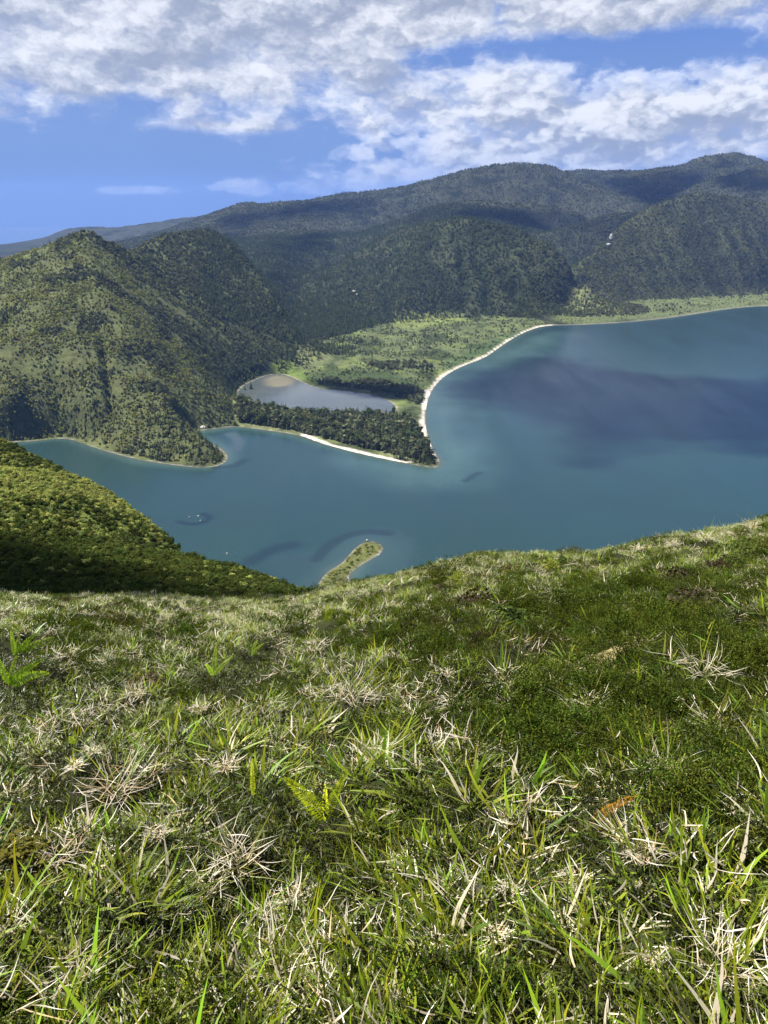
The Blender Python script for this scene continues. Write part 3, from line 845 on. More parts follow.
#@@VEG
# ---- far woods and scrub
def far_cover():
    conif = protos('conifer', [lambda mb: (conifer_crown(mb, 1.0, .24, 9, 8, (.028, .042, .017), (.080, .100, .038)), taper(mb, [(0, 0, 0), (0, 0, .5)], [.02, .012], (.05, .04, .03), 4)) for _ in range(6)], M_needle)
    yb = protos('scrub_bush', [lambda mb: bush(mb, 46, .55, .8, .24, (.115, .128, .034), (.300, .300, .090), 4) for _ in range(5)], M_leaf)
    gb = protos('dark_scrub_bush', [lambda mb: bush(mb, 46, .55, .85, .24, (.042, .052, .025), (.150, .157, .085), 4) for _ in range(5)], M_leaf)
    def fit(x, y, ok):
        x, y = x[ok], y[ok]; return np.stack([x, y, land(x, y) - .15], 1)
    # hills at 0.9 - 2.3 km
    x, y, r = polar_pts(170000, 900, 2350, -40, 6, 1.3); z = land(x, y); s = shore_at(x, y); az = np.degrees(np.arctan2(x, y))
    hgt = z - LAKE_Z; gl = land(x, y, GULLY)
    n = fbm(x / 130, y / 130, 5, .65) + .28 * (gl - .55)
    ok = (s > 4) & (hgt > .6) & ~inside(PLAIN, x, y)
    left = sstep(-12, -18, az + 4 * n + np.clip((r - 1500) / 100, -2, 4))
    kind = rng.random(len(x))
    pc = np.clip(.24 - .22 * left + .7 * n + .25 * sstep(60, 10, hgt) + .45 * sstep(110, 30, hgt) * sstep(-19, -15, az), .04, .9)
    isc = ok & (kind < pc) ; isy = ok & ~isc & (rng.random(len(x)) < .26 + .70 * left - .75 * n); isg = ok & ~isc & ~isy & (rng.random(len(x)) < .8)
    keep = rng.random(len(x))
    isc &= keep < .5
    open_ = fbm(x / 62 + 3, y / 62, 4, .6) - .35 * (gl - .5)
    thin = rng.random(len(x)) < np.clip(1.05 - 2.1 * np.clip(open_, 0, 1), .08, 1)
    isy &= thin; isg &= thin
    old = fbm(x / 85 + 60, y / 85, 4, .6) > .17
    isg |= isy & old; isy &= ~old
    A = [fit(x, y, isc), fit(x, y, isy), fit(x, y, isg)]
    S_ = [rng.uniform(5, 11, isc.sum()), rng.uniform(1.6, 4.2, isy.sum()), rng.uniform(2, 5.5, isg.sum())]
    # forest on the middle hill and the valley, scrub on the mountain
    x, y, r = polar_pts(120000, 1650, 3700, -22, 34, 1.5); z = land(x, y); s = shore_at(x, y); az = np.degrees(np.arctan2(x, y)); hgt = z - LAKE_Z
    n = fbm(x / 160 + 5, y / 160, 4, .6)
    mid = (az > -13) & (az < 14) & (hgt > 8)
    ok = (s > 14) & (hgt > 8)
    isc = ok & mid & (rng.random(len(x)) < .85 + .5 * n)
    isg = ok & ~isc & (rng.random(len(x)) < .75)
    A[0] = np.concatenate([A[0], fit(x, y, isc)]); S_[0] = np.concatenate([S_[0], rng.uniform(8, 14, isc.sum())])
    A[2] = np.concatenate([A[2], fit(x, y, isg)]); S_[2] = np.concatenate([S_[2], rng.uniform(3, 7, isg.sum())])
    x, y, r = polar_pts(60000, 2250, 3300, 10, 36, 1.5); hgt = land(x, y) - LAKE_Z; ok = (shore_at(x, y) > 20) & ((hgt > 11) | (rng.random(len(x)) < .16))
    dark = land(x, y, GULLY) + .6 * fbm(x / 90, y / 90, 3) > .45
    for q, kk in ((2, ok & dark), (1, ok & ~dark & (rng.random(len(x)) < .55))): A[q] = np.concatenate([A[q], fit(x, y, kk)]); S_[q] = np.concatenate([S_[q], rng.uniform(3, 6.5, kk.sum()) * (1 if q == 2 else .7)])
    # woods and scrub on the mountains behind
    x, y, r = polar_pts(70000, 3500, 5700, -24, 30, 2.0); n = fbm(x / 220, y / 220, 4, .6) + .3 * (land(x, y, GULLY) - .5)
    w_ = n > .05
    A[0] = np.concatenate([A[0], fit(x, y, w_)]); S_[0] = np.concatenate([S_[0], rng.uniform(6, 11, w_.sum())])
    w_ = ~w_ & (rng.random(len(x)) < .8)
    A[2] = np.concatenate([A[2], fit(x, y, w_)]); S_[2] = np.concatenate([S_[2], rng.uniform(4, 8, w_.sum())])
    # low scrub on the plain
    x, y, r = polar_pts(26000, 1250, 2250, -10, 14, 1.6); s = shore_at(x, y); hgt = land(x, y) - LAKE_Z
    n = fbm(x / 60, y / 60, 4, .6)
    ok = (s > 16) & (hgt < 8) & (n > -.05); sc = ok & (rng.random(len(x)) < .35)
    A[2] = np.concatenate([A[2], fit(x, y, sc)]); S_[2] = np.concatenate([S_[2], rng.uniform(1.5, 4.5, sc.sum())])
    sc2 = ok & ~sc & (rng.random(len(x)) < .35)
    A[1] = np.concatenate([A[1], fit(x, y, sc2)]); S_[1] = np.concatenate([S_[1], rng.uniform(1.2, 3.2, sc2.sum())])
    # tree belts on the plain
    for pts, cnt, lo_, hi_, which in (([(262, 372), (300, 350), (318, 344), (352, 337), (366, 344), (345, 358), (312, 370), (290, 371)], 520, 6, 15, 0), ([(308, 383), (345, 379), (422, 386), (424, 408), (400, 397), (350, 388)], 520, 3, 8, 2),
                                      ([(372, 345), (430, 338), (470, 341), (430, 346), (390, 350)], 110, 3, 9, 0), ([(355, 366), (420, 362), (440, 368), (400, 374)], 160, 3, 8, 2), ([(560, 318), (640, 309), (700, 303), (690, 311), (600, 321)], 160, 3, 8, 2)):
        q = flat(pts, it=1); qa = np.array(q); px_ = rng.uniform(qa[:, 0].min(), qa[:, 0].max(), 9000); py_ = rng.uniform(qa[:, 1].min(), qa[:, 1].max(), 9000)
        g_ = inside(q, px_, py_) & (shore_at(px_, py_) > 8) & (fbm(px_ / 45, py_ / 45, 3) > -.15)
        T_ = fit(px_, py_, g_)[:cnt]; A[which] = np.concatenate([A[which], T_]); S_[which] = np.concatenate([S_[which], rng.uniform(lo_, hi_, len(T_))])
    # wood on the tongue of land between lagoon and lake
    tongue = flat([(236, 422), (240, 404), (262, 410), (300, 416), (345, 418), (395, 418), (412, 424), (426, 448), (434, 463), (410, 459), (375, 451), (345, 444), (318, 437), (290, 430), (255, 426)], it=1)
    x, y, r = polar_pts(30000, 950, 1400, -14, 5, 1.6); ok = inside(tongue, x, y) & (shore_at(x, y) > 7)
    gold = flat([(380, 450), (415, 453), (428, 463), (400, 460)])
    ok &= ~(inside(gold, x, y) & (rng.random(len(x)) < .8))
    tp = fit(x, y, ok); tp = tp[rng.permutation(len(tp))[:1900]]; A[0] = np.concatenate([A[0], tp[:1300]]); S_[0] = np.concatenate([S_[0], rng.uniform(7, 19, 1300)])
    A[2] = np.concatenate([A[2], tp[1300:]]); S_[2] = np.concatenate([S_[2], rng.uniform(8, 15, len(tp) - 1300)])
    ok2 = inside(tongue, x, y) & ~ok | (inside(tongue, x, y) & (rng.random(len(x)) < .15)); tb = fit(x, y, ok2)
    A[2] = np.concatenate([A[2], tb]); S_[2] = np.concatenate([S_[2], rng.uniform(2, 6, len(tb))])
    scatter('conifer_forest', conif, A[0], S_[0], rng.integers(0, 6, len(A[0])), ('dark green conifer forest covering the valley and the middle hill', 'forest'))
    scatter('hillside_scrub', yb, A[1], S_[1], rng.integers(0, 5, len(A[1])), ('yellow green low scrub over the left hill', 'scrub'))
    scatter('dark_scrub', gb, A[2], S_[2], rng.integers(0, 5, len(A[2])), ('grey green scrub and bushes over the caldera slopes', 'scrub'))
    return tongue

def near_thicket():
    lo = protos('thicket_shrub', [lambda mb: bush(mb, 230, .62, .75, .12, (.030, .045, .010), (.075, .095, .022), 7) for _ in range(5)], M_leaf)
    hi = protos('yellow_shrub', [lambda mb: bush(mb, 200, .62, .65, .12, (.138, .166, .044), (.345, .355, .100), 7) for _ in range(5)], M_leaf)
    x, y, r = polar_pts(76000, 46, 420, -44, 12, 1.35)
    z = land(x, y); ok = (z > LAKE_Z + 3) & ((np.degrees(np.arctan2(x, y)) < -5) | (r > 110))
    n = fbm(x / 18, y / 18, 4, .6)
    az = np.degrees(np.arctan2(x, y))
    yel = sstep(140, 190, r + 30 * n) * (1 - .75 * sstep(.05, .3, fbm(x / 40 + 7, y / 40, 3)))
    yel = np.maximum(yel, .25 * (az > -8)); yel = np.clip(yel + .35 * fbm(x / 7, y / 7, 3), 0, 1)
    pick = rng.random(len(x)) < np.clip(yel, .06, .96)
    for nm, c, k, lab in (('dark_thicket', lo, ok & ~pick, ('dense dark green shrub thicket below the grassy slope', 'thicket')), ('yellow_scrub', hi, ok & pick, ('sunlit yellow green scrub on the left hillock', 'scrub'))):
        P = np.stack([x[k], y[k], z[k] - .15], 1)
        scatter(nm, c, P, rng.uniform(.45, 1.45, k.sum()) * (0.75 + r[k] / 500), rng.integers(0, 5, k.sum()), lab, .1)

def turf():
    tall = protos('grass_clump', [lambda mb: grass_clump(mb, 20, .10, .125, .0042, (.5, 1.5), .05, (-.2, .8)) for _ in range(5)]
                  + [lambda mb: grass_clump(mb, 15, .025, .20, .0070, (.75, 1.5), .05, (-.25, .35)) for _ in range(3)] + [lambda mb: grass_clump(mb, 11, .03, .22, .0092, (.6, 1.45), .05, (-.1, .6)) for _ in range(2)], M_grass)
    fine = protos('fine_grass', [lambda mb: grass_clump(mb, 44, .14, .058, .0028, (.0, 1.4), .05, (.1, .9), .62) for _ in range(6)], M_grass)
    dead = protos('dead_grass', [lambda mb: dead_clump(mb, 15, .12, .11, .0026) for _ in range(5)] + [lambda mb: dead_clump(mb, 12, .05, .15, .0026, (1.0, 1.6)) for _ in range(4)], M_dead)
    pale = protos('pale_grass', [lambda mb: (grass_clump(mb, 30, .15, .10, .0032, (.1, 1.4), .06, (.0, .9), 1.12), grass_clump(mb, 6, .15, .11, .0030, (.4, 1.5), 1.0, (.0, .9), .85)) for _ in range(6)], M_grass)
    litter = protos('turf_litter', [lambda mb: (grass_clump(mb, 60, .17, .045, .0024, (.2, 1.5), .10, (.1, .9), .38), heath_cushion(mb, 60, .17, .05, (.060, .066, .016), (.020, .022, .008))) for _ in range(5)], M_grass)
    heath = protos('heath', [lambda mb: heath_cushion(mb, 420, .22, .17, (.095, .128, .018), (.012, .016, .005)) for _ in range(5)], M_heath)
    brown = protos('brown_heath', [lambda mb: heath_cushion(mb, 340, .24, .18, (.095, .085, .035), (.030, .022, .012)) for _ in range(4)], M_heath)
    parts = [polar_pts(7200, .7, 7, -50, 50, 1.6), polar_pts(26000, 7, 18, -46, 46, 1.7), polar_pts(46000, 18, 45, -44, 44, 1.7),
             polar_pts(5200, .5, 9, 50, 115, 1.7), polar_pts(5200, .5, 9, -115, -50, 1.7), polar_pts(6500, 9, 20, 46, 85, 1.7), polar_pts(6500, 9, 20, -85, -46, 1.7)]
    x = np.concatenate([q[0] for q in parts]); y = np.concatenate([q[1] for q in parts]); r = np.concatenate([q[2] for q in parts])
    z = near_h(x, y) - .02
    a = np.degrees(np.arctan2(x, y))
    h1 = fbm(x * .75 + 11, y * .6, 4, .55); d1 = fbm(x * .9 + 50, y * .9 + 3, 4, .6); b1 = fbm(x * .33 + 70, y * .33, 4, .55)
    dep = np.maximum(x * FWD[0] + y * FWD[1] + z * FWD[2], .3); qx = CX + F * x / dep; qy = CY - F * (y * UPV[1] + z * UPV[2]) / dep
    def spot(px, py, sx, sy, k): return k * np.exp(-((qx - px) / sx) ** 2 - ((qy - py) / sy) ** 2)
    zone = .10 + .08 * sstep(5, 9, r) + (spot(640, 690, 150, 75, .75) + spot(540, 755, 110, 55, .6) + spot(740, 840, 70, 90, .6) + spot(560, 1010, 110, 40, .6) + spot(20, 850, 45, 45, .7)
            + spot(735, 990, 40, 40, .4) + spot(110, 640, 90, 30, .3) + spot(480, 640, 120, 30, .35) + spot(240, 700, 90, 22, .3) + spot(690, 590, 90, 30, .25) - spot(240, 900, 260, 110, .3) - spot(520, 880, 90, 60, .25))
    h1 = .55 * h1 + .75 * fbm(x * 2.1 + 5, y * 1.8, 4, .6)
    hm = h1 + zone - .30
    u = rng.random(len(x))
    heathy = hm > .07
    isH = heathy & (u < .40)
    isB = isH & (b1 > .38) & (r > 4) & (rng.random(len(x)) < .7); isH &= ~isB
    rest = ~(isH | isB)
    dm = np.clip(.13 + 1.2 * d1 + .05 * sstep(8, 22, r) + spot(180, 620, 150, 25, .25) + spot(420, 720, 110, 40, .15), .03, .85)
    u2 = rng.random(len(x))
    isD = rest & (u2 < dm * np.where(heathy, .6, 1))
    isT = rest & ~isD & (rng.random(len(x)) < np.where(heathy, .30, .60))
    pm = .8 * fbm(x * .38 + 31, y * .38, 4, .6) + .5 * fbm(x * 1.3 + 3, y * 1.3, 3) + .16 * sstep(5, 14, r) + .12 * sstep(14, 30, r) - .05
    isP = rest & ~isD & (rng.random(len(x)) < np.clip(pm * 2.2, 0, .8)) & ~heathy; isT &= ~isP
    isF = rest & ~isD & ~isT & ~isP & (~heathy | (rng.random(len(x)) < .3))
    clear = np.zeros(len(x), bool)
    for cx, cy, cr in CLEAR: clear |= np.hypot(x - cx, y - cy) < cr
    gap = fbm(x * 3.1 + 2, y * 3.1, 3) + .12 * fbm(x * .8, y * .8, 2) > .20
    gap &= r < 14
    under = (rng.random(len(x)) < .6) & (r < 12)
    bare = np.zeros(len(x), bool)
    for px, py, w in BARE:
        v = ground_hit(px, py); bare |= np.hypot(x - v[0], (y - v[1]) * .7) < w * (.7 + 2.2 * fbm(x * 3.0, y * 3.0, 3))
    bare &= rng.random(len(x)) < .82
    for kk in (isH, isB, isT, isF, isD, isP, under): kk &= ~bare
    isF &= ~gap; isT &= ~(gap & (rng.random(len(x)) < .75)); isH &= ~(gap & (rng.random(len(x)) < .5))
    grow = 1 + np.clip((r - 8) / 40, 0, 1) * .7
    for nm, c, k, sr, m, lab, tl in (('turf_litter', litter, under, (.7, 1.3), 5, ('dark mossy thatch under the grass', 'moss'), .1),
                                 ('green_grass', tall, isT & ~clear, (.6, 1.3), 10, ('long arching green grass over the slope', 'grass'), .2),
                                 ('pale_grass', pale, isP & ~clear & ~bare, (.7, 1.4), 6, ('pale yellow green grass patches', 'grass'), .2),
                                 ('short_grass', fine, isF, (.7, 1.4), 6, ('short fine green turf', 'grass'), .2),
                                 ('dead_grass', dead, isD & ~clear, (.6, 1.4), 9, ('bleached straw white dead grass lying in the turf', 'grass'), .25),
                                 ('heath_cushions', heath, isH & ~clear, (.35, 1.15), 5, ('low mossy dark green heath', 'heath'), .15),
                                 ('brown_heath', brown, isB, (.7, 1.5), 4, ('brown dry heather in the turf', 'heath'), .15)):
        P = np.stack([x[k], y[k], z[k]], 1); n = k.sum()
        scatter(nm, c, P, rng.uniform(*sr, n) * grow[k] * (np.where(rng.random(n) < .13, 1.75, 1.0) if 'heath' in nm else 1.0), rng.integers(0, m, n), lab, tl)

CLEAR = []
TONGUE = far_cover()
near_thicket()
#@@ENDVEG


# ------------------------------------------------------------------ things one could point at
def empty(name, loc, label, cat, group=None):
    o = link(bpy.data.objects.new(name, None)); o.location = loc; o.empty_display_size = .1
    return tag(o, label, cat, group)

def frond(name, parent, tip, col, tipcol, width, droop=.0, pairs=27):
    """one fern frond from the parent's origin to the local point tip"""
    mb = MB(); tip = np.array(tip, float); L = np.linalg.norm(tip)
    n = pairs; t = np.linspace(0, 1, n + 1)
    up = np.array((0, 0, 1.0)); P = tip * t[:, None] + up * (np.sin(t * math.pi) * L * .07 - droop * t ** 3 * L)[:, None]
    d = tip / L; view = -np.array(parent.location); view /= np.linalg.norm(view)
    side = np.cross(d, view + np.array((U(-.5, .5), U(-.5, .5), U(-.2, .4)))); side /= np.linalg.norm(side); nrm = np.cross(side, d)
    ribbon(mb, P, np.full(n + 1, L * .008) * (1.2 - t), np.repeat(side[None], n + 1, 0), np.repeat((np.array(col) * .8)[None], n + 1, 0))
    for i in range(2, n + 1):
        w = width * L * (1 - t[i]) ** .55 * min(1, .35 + t[i] * 3.2)
        for sg in (-1, 1):
            q = side * sg * w + d * w * U(.12, .32) + nrm * w * U(-.3, .15)
            g = U(.75, 1.2); c = (np.array(col) * (1 - t[i]) + np.array(tipcol) * t[i]) * g
            hw = L / n * .62
            mb.add(np.array([P[i] - d * hw * .7, P[i] + q * .55 - d * hw * .9, P[i] + q, P[i] + q * .6 + d * hw * .8]), [[0, 1, 2, 3]], c)
    link(mb.build(name, M_fern, parent))

def fern(base, tips, label, col=(.74, .84, .03), tipcol=(.92, .94, .06), width=.13, group=None, lift=.04):
    b = ground_hit(*base); b = b + (0, 0, .05)
    o = empty('fern', b, label, 'fern', group)
    d = math.hypot(b[0], b[1]); CLEAR.extend([(b[0] * q, b[1] * q, .05 + .03 * d) for q in (1.03, .99, .95, .9, .85, .8)])
    for px, py, k in tips:
        frond('frond', o, at(px, py, d * k) - b, col, tipcol, width * U(.85, 1.1))
    return o

fern((326, 832), [(283, 777, 1.0), (348, 769, 1.03), (325, 783, 1.06)], 'yellow green fern with three upright fronds, largest in the near grass')
fern((254, 806), [(252, 758, 1.04)], 'single narrow yellow fern frond standing left of the large fern', width=.10)
fern((588, 834), [(638, 795, 1.05), (612, 838, .97)], 'dead rust brown fern frond lying under the dark heath', (.46, .24, .04), (.50, .22, .03), .13)
fern((16, 660), [(11, 630, 1.0), (20, 634, 1.02), (38, 632, 1.0), (31, 640, .98), (55, 637, 1.0)], 'bright green fern clump at the left edge with many pointed fronds', (.27, .42, .03), (.38, .50, .04), .13)
fern((10, 690), [(-4, 655, 1.0), (17, 655, 1.0), (45, 658, 1.0), (36, 664, .97), (50, 673, .96)], 'lower bright green fern clump at the left edge below the other', (.27, .42, .03), (.38, .50, .04), .13)
fern((214, 680), [(233, 656, 1.0), (216, 645, 1.02), (205, 664, .98)], 'pale green fern spreading beside a dark patch left of the middle', (.24, .36, .04), (.34, .44, .05), .13)
fern((251, 660), [(248, 638, 1.01), (264, 643, 1.0), (258, 640, .98)], 'small pale green fern with three fronds uphill of the spreading fern', (.24, .36, .04), (.34, .44, .05), .13)
fern((75, 752), [(75, 731, 1.0), (70, 736, .98)], 'tiny yellow green fern tip poking out of dead grass on the left', (.26, .36, .03), (.36, .42, .04), .2)
fern((327, 625), [(320, 606, 1.0), (335, 604, 1.0), (328, 603, 1.03)], 'distant yellow green fern on the grass brow', (.24, .31, .03), (.34, .38, .04), .16)
fern((504, 650), [(497, 632, 1.0), (512, 634, 1.0)], 'small green fern in the grass between brown heather patches', (.14, .22, .03), (.2, .28, .04), .17)

def tussock(px, py, size, label, green=.5, group=None, cat='grass tussock'):
    b = ground_hit(px, py); d = float(np.linalg.norm(b))
    rad = size * d / F * .5; CLEAR.append((b[0], b[1], rad * .6)); b = b + (0, 0, rad * .25)
    o = empty('dead_grass_tussock', b, label, cat, group); o.rotation_euler.z = U(0, 6.283)
    mb = MB(); dead_clump(mb, 44, rad * .6, rad * .9, .0009 * d ** .6, (1.0, 1.7)); dead_clump(mb, 24, rad * .22, rad * 1.2, .0011 * d ** .6, (.6, 1.5))
    link(mb.build('dead_blades', M_dead, o))
    if green > 0:
        mb = MB(); grass_clump(mb, int(22 * green), rad * .3, rad * 1.9, .0022 * d ** .5, (.5, 1.4), .05, (-.2, .5))
        link(mb.build('green_blades', M_grass, o))

T = [(702, 684, 62, 'large pale dead grass tussock on the right edge of the dark heath', .5),
     (667, 792, 70, 'white tangled dead grass tussock ringed by long green blades on the heath', 1.6),
     (712, 742, 62, 'bleached dead tussock right of the ringed white tussock', .8),
     (62, 866, 52, 'pale mound of matted dead grass beside the brown mossy cushion', .3),
     (118, 806, 80, 'wide star of bleached dead blades above the matted mound', .5),
     (240, 876, 70, 'cream coloured dead tussock under the large yellow fern', .5),
     (632, 858, 76, 'straw coloured dead tussock hanging below the dead brown fern', .9),
     (352, 706, 70, 'long tangled dead tussock on the open grass above the yellow fern', .6),
     (375, 764, 56, 'thin grey dead tussock beside the right frond of the large fern', .8),
     (396, 884, 40, 'small white dead tussock standing alone in bright green grass', .8),
     (75, 990, 62, 'dead tussock by the bottom left corner among broad green blades', 1.2),
     (275, 985, 100, 'big tawny dead tussock at the bottom edge of the grass', .8),
     (725, 990, 90, 'dead white tangle in the bottom right corner of the slope', 1.2),
     (10, 940, 48, 'white dead tussock cut by the left edge of the view', .9),
     (505, 690, 52, 'dead tussock spiked with green blades left of the sandy patch', 1.5),
     (455, 712, 52, 'grey dead tussock left of the green spiked one', .7),
     (590, 720, 56, 'dead tussock with flat green blades in front of the bare sandy patch', 1.3)]
T += [(752, 532, 26, 'tall pale grass tuft on the skyline at the right edge', .6), (728, 538, 18, 'short pale tuft on the skyline left of the tall one', .6), (704, 543, 24, 'wide pale grass tuft on the skyline of the right slope', .6),
      (672, 548, 18, 'thin pale tuft on the skyline where the slope flattens', .6), (638, 552, 16, 'small pale grass tuft on the skyline above the brown heather', .6)]
for px, py, sz, lb, g in T: tussock(px, py, sz, lb, g)
trs = np.random.default_rng(3)
for _ in range(46):
    py = 1010 - 390 * trs.random() ** 1.4; px = trs.uniform(10, 758)
    if 230 < px < 370 and 740 < py < 850: continue
    tussock(px, py, trs.uniform(20, 42) * (.6 + (py - 600) / 700), 'ordinary bleached dead grass tussock scattered in the turf', trs.uniform(.2, 1.0), 'bleached dead tussocks in the turf')

def shrub(px, py, w, h, lo, hi, name, label, leaf=.022, n=700, group=None):
    b = ground_hit(px, py); d = float(np.linalg.norm(b)); rx = w * d / F * .5
    o = empty(name, b + (0, 0, -.08), label, name.split('_')[-1], group)
    mb = MB(); bush(mb, n, rx * 1.25, h * d / F, leaf, lo, hi, 9); link(mb.build('foliage', M_leaf, o))
    mb = MB()
    for _ in range(7):
        a = U(0, 6.28); taper(mb, [(0, 0, -.05), (math.sin(a) * rx * .3, math.cos(a) * rx * .3, h * d / F * .35), (math.sin(a) * rx * .55, math.cos(a) * rx * .55, h * d / F * .6)], [.012, .008, .004], (1, 1, 1), 5)
    link(mb.build('stems', M_bark, o))

PUR = ((.035, .028, .020), (.085, .065, .040)); DG = ((.030, .045, .012), (.085, .105, .025)); YG = ((.12, .15, .02), (.30, .30, .04)); RB = ((.08, .055, .02), (.17, .12, .03))
for px, py, w, h, (lo, hi), nm, lb in [
    (718, 572, 24, 14, PUR, 'heather_shrub', 'dark purple heather shrub high on the right slope'),
    (680, 586, 46, 16, PUR, 'heather_shrub', 'wide brown heather shrub below the purple one on the right slope'),
    (748, 560, 50, 15, DG, 'heather_shrub', 'dark green heather shrub at the right edge of the slope'),
    (484, 609, 60, 14, PUR, 'heather_shrub', 'long brown heather shrub in the middle of the slope'),
    (448, 588, 30, 10, PUR, 'heather_shrub', 'small brown heather shrub on the brow left of the yellow moss'),
    (520, 622, 56, 16, DG, 'heather_shrub', 'dark green heather shrub below the long brown one'),
    (150, 694, 64, 18, PUR, 'heather_shrub', 'purple brown heather shrub in the grass on the left'),
    (106, 690, 46, 18, DG, 'heather_shrub', 'dark green heather shrub touching the purple brown one'),
    (470, 566, 50, 8, DG, 'heather_shrub', 'flat dark green heather shrub on the skyline of the brow'),
    (508, 573, 48, 8, RB, 'heather_shrub', 'russet heather shrub just under the skyline of the brow'),
    (548, 570, 24, 9, YG, 'moss_mound', 'bright yellow green moss mound on the brow right of the russet heather'),
    (470, 581, 30, 7, YG, 'moss_mound', 'pale yellow green moss mound on the brow left of centre'),
    (562, 563, 8, 8, DG, 'skyline_bush', 'small dark bush sticking up alone on the skyline of the brow'),
    (20, 872, 60, 44, ((.05, .055, .012), (.15, .125, .025)), 'mossy_cushion', 'olive brown mossy cushion at the left edge of the grass'),
    (705, 610, 60, 14, PUR, 'heather_shrub', 'dark heather shrub on the right above the pale grass fringe')]:
    shrub(px, py, w, h, lo, hi, nm, lb, leaf=.013 if py > 800 else .022 if py > 640 else .035, n=1500 if py > 640 else 700)

turf()

# rocks: sheer pale outcrops far off and stones at the water
def rock_mesh(name, rx, ry, rz, mat, seed, parent=None):
    import bmesh
    bm = bmesh.new(); bmesh.ops.create_icosphere(bm, subdivisions=3, radius=1)
    co = np.array([v.co[:] for v in bm.verts]); k = 1 + .6 * fbm(co[:, 0] * 1.4 + seed * 7, co[:, 1] * 1.4 + co[:, 2] * 1.9, 4, .6)
    co = co * k[:, None] * (rx, ry, rz); co[:, 2] = np.maximum(co[:, 2], -rz * .6)
    for v, c in zip(bm.verts, co): v.co = c
    me = bpy.data.meshes.new(name); bm.to_mesh(me); bm.free(); me.materials.append(mat)
    o = bpy.data.objects.new(name, me)
    return link(o)

def rock_mat(name, a, b, sc):
    m, nt, out = new_mat(name); bs = nt.nodes.new('ShaderNodeBsdfDiffuse')
    nt.links.new(mixc(nt, noise(nt, obj_coord(nt), sc, 5, .65).smooth(.35, .65), a, b), bs.inputs[0]); nt.links.new(bs.outputs[0], out.inputs[0]); return m

M_pale = rock_mat('pale_tuff', (.40, .38, .33), (.72, .70, .64), .12)
M_stone = rock_mat('lake_stone', (.30, .29, .26), (.62, .60, .55), .9)
for px, py, d, r, lb in [(611, 239, 2745, (6, 5, 14), 'tall white rock outcrop bare on the flank of the dark mountain'),
                         (608, 245, 2690, (9, 6, 5), 'grey white scree outcrop at the foot of the tall white rock'),
                         (354, 292, 2470, (7, 5, 4), 'small pale outcrop in the forest of the middle hill'),
                         (357, 295, 2450, (4, 4, 3), 'pale boulder just right of the small outcrop in the forest')]:
    p = np.array(land_px([(px, py)])[0]); g = float(land(np.array([p[0]]), np.array([p[1]]))[0])
    o = rock_mesh('rock_outcrop', *r, M_pale, px); o.location = (p[0], p[1], max(p[2], g + r[2] * .25)); tag(o, lb, 'rock outcrop')
for i, (px, py, r, lb) in enumerate([(189.5, 517.5, (.9, .8, 1.2), 'white rock breaking the water at the left rim of the dark shoal'),
                      (198, 516, (1.2, .7, .7), 'low grey rock at the far rim of the dark shoal'),
                      (200.5, 521, (.8, .8, 1.1), 'white rock at the right rim of the dark shoal'),
                      (227, 554, (1.2, .9, 1.3), 'lone white rock in open water left of the green islet'),
                      (367, 541.5, (1.1, 1.0, 1.0), 'pale boulder on the far tip of the green islet'),
                      (379, 555, (1.0, .9, 1.0), 'white stone on the right shore of the green islet'),
                      (348, 579, (1.2, 1., 1.), 'white stone near the root of the green islet'),
                      (203, 428.5, (4.5, 3, 3), 'white boulder on the shore at the mouth of the far bay')]):
    p = on_lake(px, py); o = rock_mesh('shore_rock', *r, M_stone, i); o.location = (p[0], p[1], LAKE_Z + .2 + (1.2 if i in (4, 7) else 0)); tag(o, lb, 'rock')

# trees that stand apart
def conifer(i):
    mb = MB(); conifer_crown(mb, 1.0, .2 + .03 * (i % 4), 14, 10, (.030, .048, .018), (.085, .108, .036)); taper(mb, [(0, 0, -.05), (0, 0, .4), (0, 0, .9)], [.02, .012, .004], (.06, .045, .03), 6)
    return mb.build('conifer_tree', M_needle)
proto = [conifer(i) for i in range(6)]
def pine(i):
    mb = MB(); m2 = MB(); bush(m2, 150, .27, .62, .075, (.024, .042, .015), (.080, .104, .032), 7)
    for v, f, c in zip(m2.v, m2.f, m2.c): mb.add(v + (0, 0, .30), f - f.min(), c)
    taper(mb, [(0, 0, -.05), (0, 0, .4), (.02, 0, .8)], [.022, .014, .005], (.09, .07, .05), 6)
    return mb.build('pine_tree', M_needle)
pines = [pine(i) for i in range(6)]
def plant(x, y, h, label, group, i, kind=None):
    o = (kind or proto)[i % 6].copy(); link(o); z = float(land(np.array([x]), np.array([y]))[0])
    o.location = (x, y, z - .3); o.scale = (h, h, h); o.rotation_euler.z = U(0, 6.28); tag(o, label, 'tree', group)
for i, (px, py, hp) in enumerate([(381, 333, 4), (387, 332, 4), (392, 331, 5), (401, 335, 4), (406, 334, 4), (414, 337, 5), (425.5, 333, 5), (425, 337, 4), (431, 336, 4), (435, 338.5, 6),
                                  (438, 339, 4), (447, 339.5, 5), (451, 341, 5), (465, 343, 5), (467, 343.5, 5), (403, 369, 5), (410, 360, 4), (418, 389, 6), (396, 364, 4), (440, 352, 4), (360, 356, 6), (366, 358, 6), (372, 360, 6), (352, 350, 6)]):
    p = on_lake(px, py); plant(p[0], p[1], hp * np.linalg.norm(p) / F, 'small dark conifer standing alone on the green plain behind the beach', 'lone conifers on the plain', i)
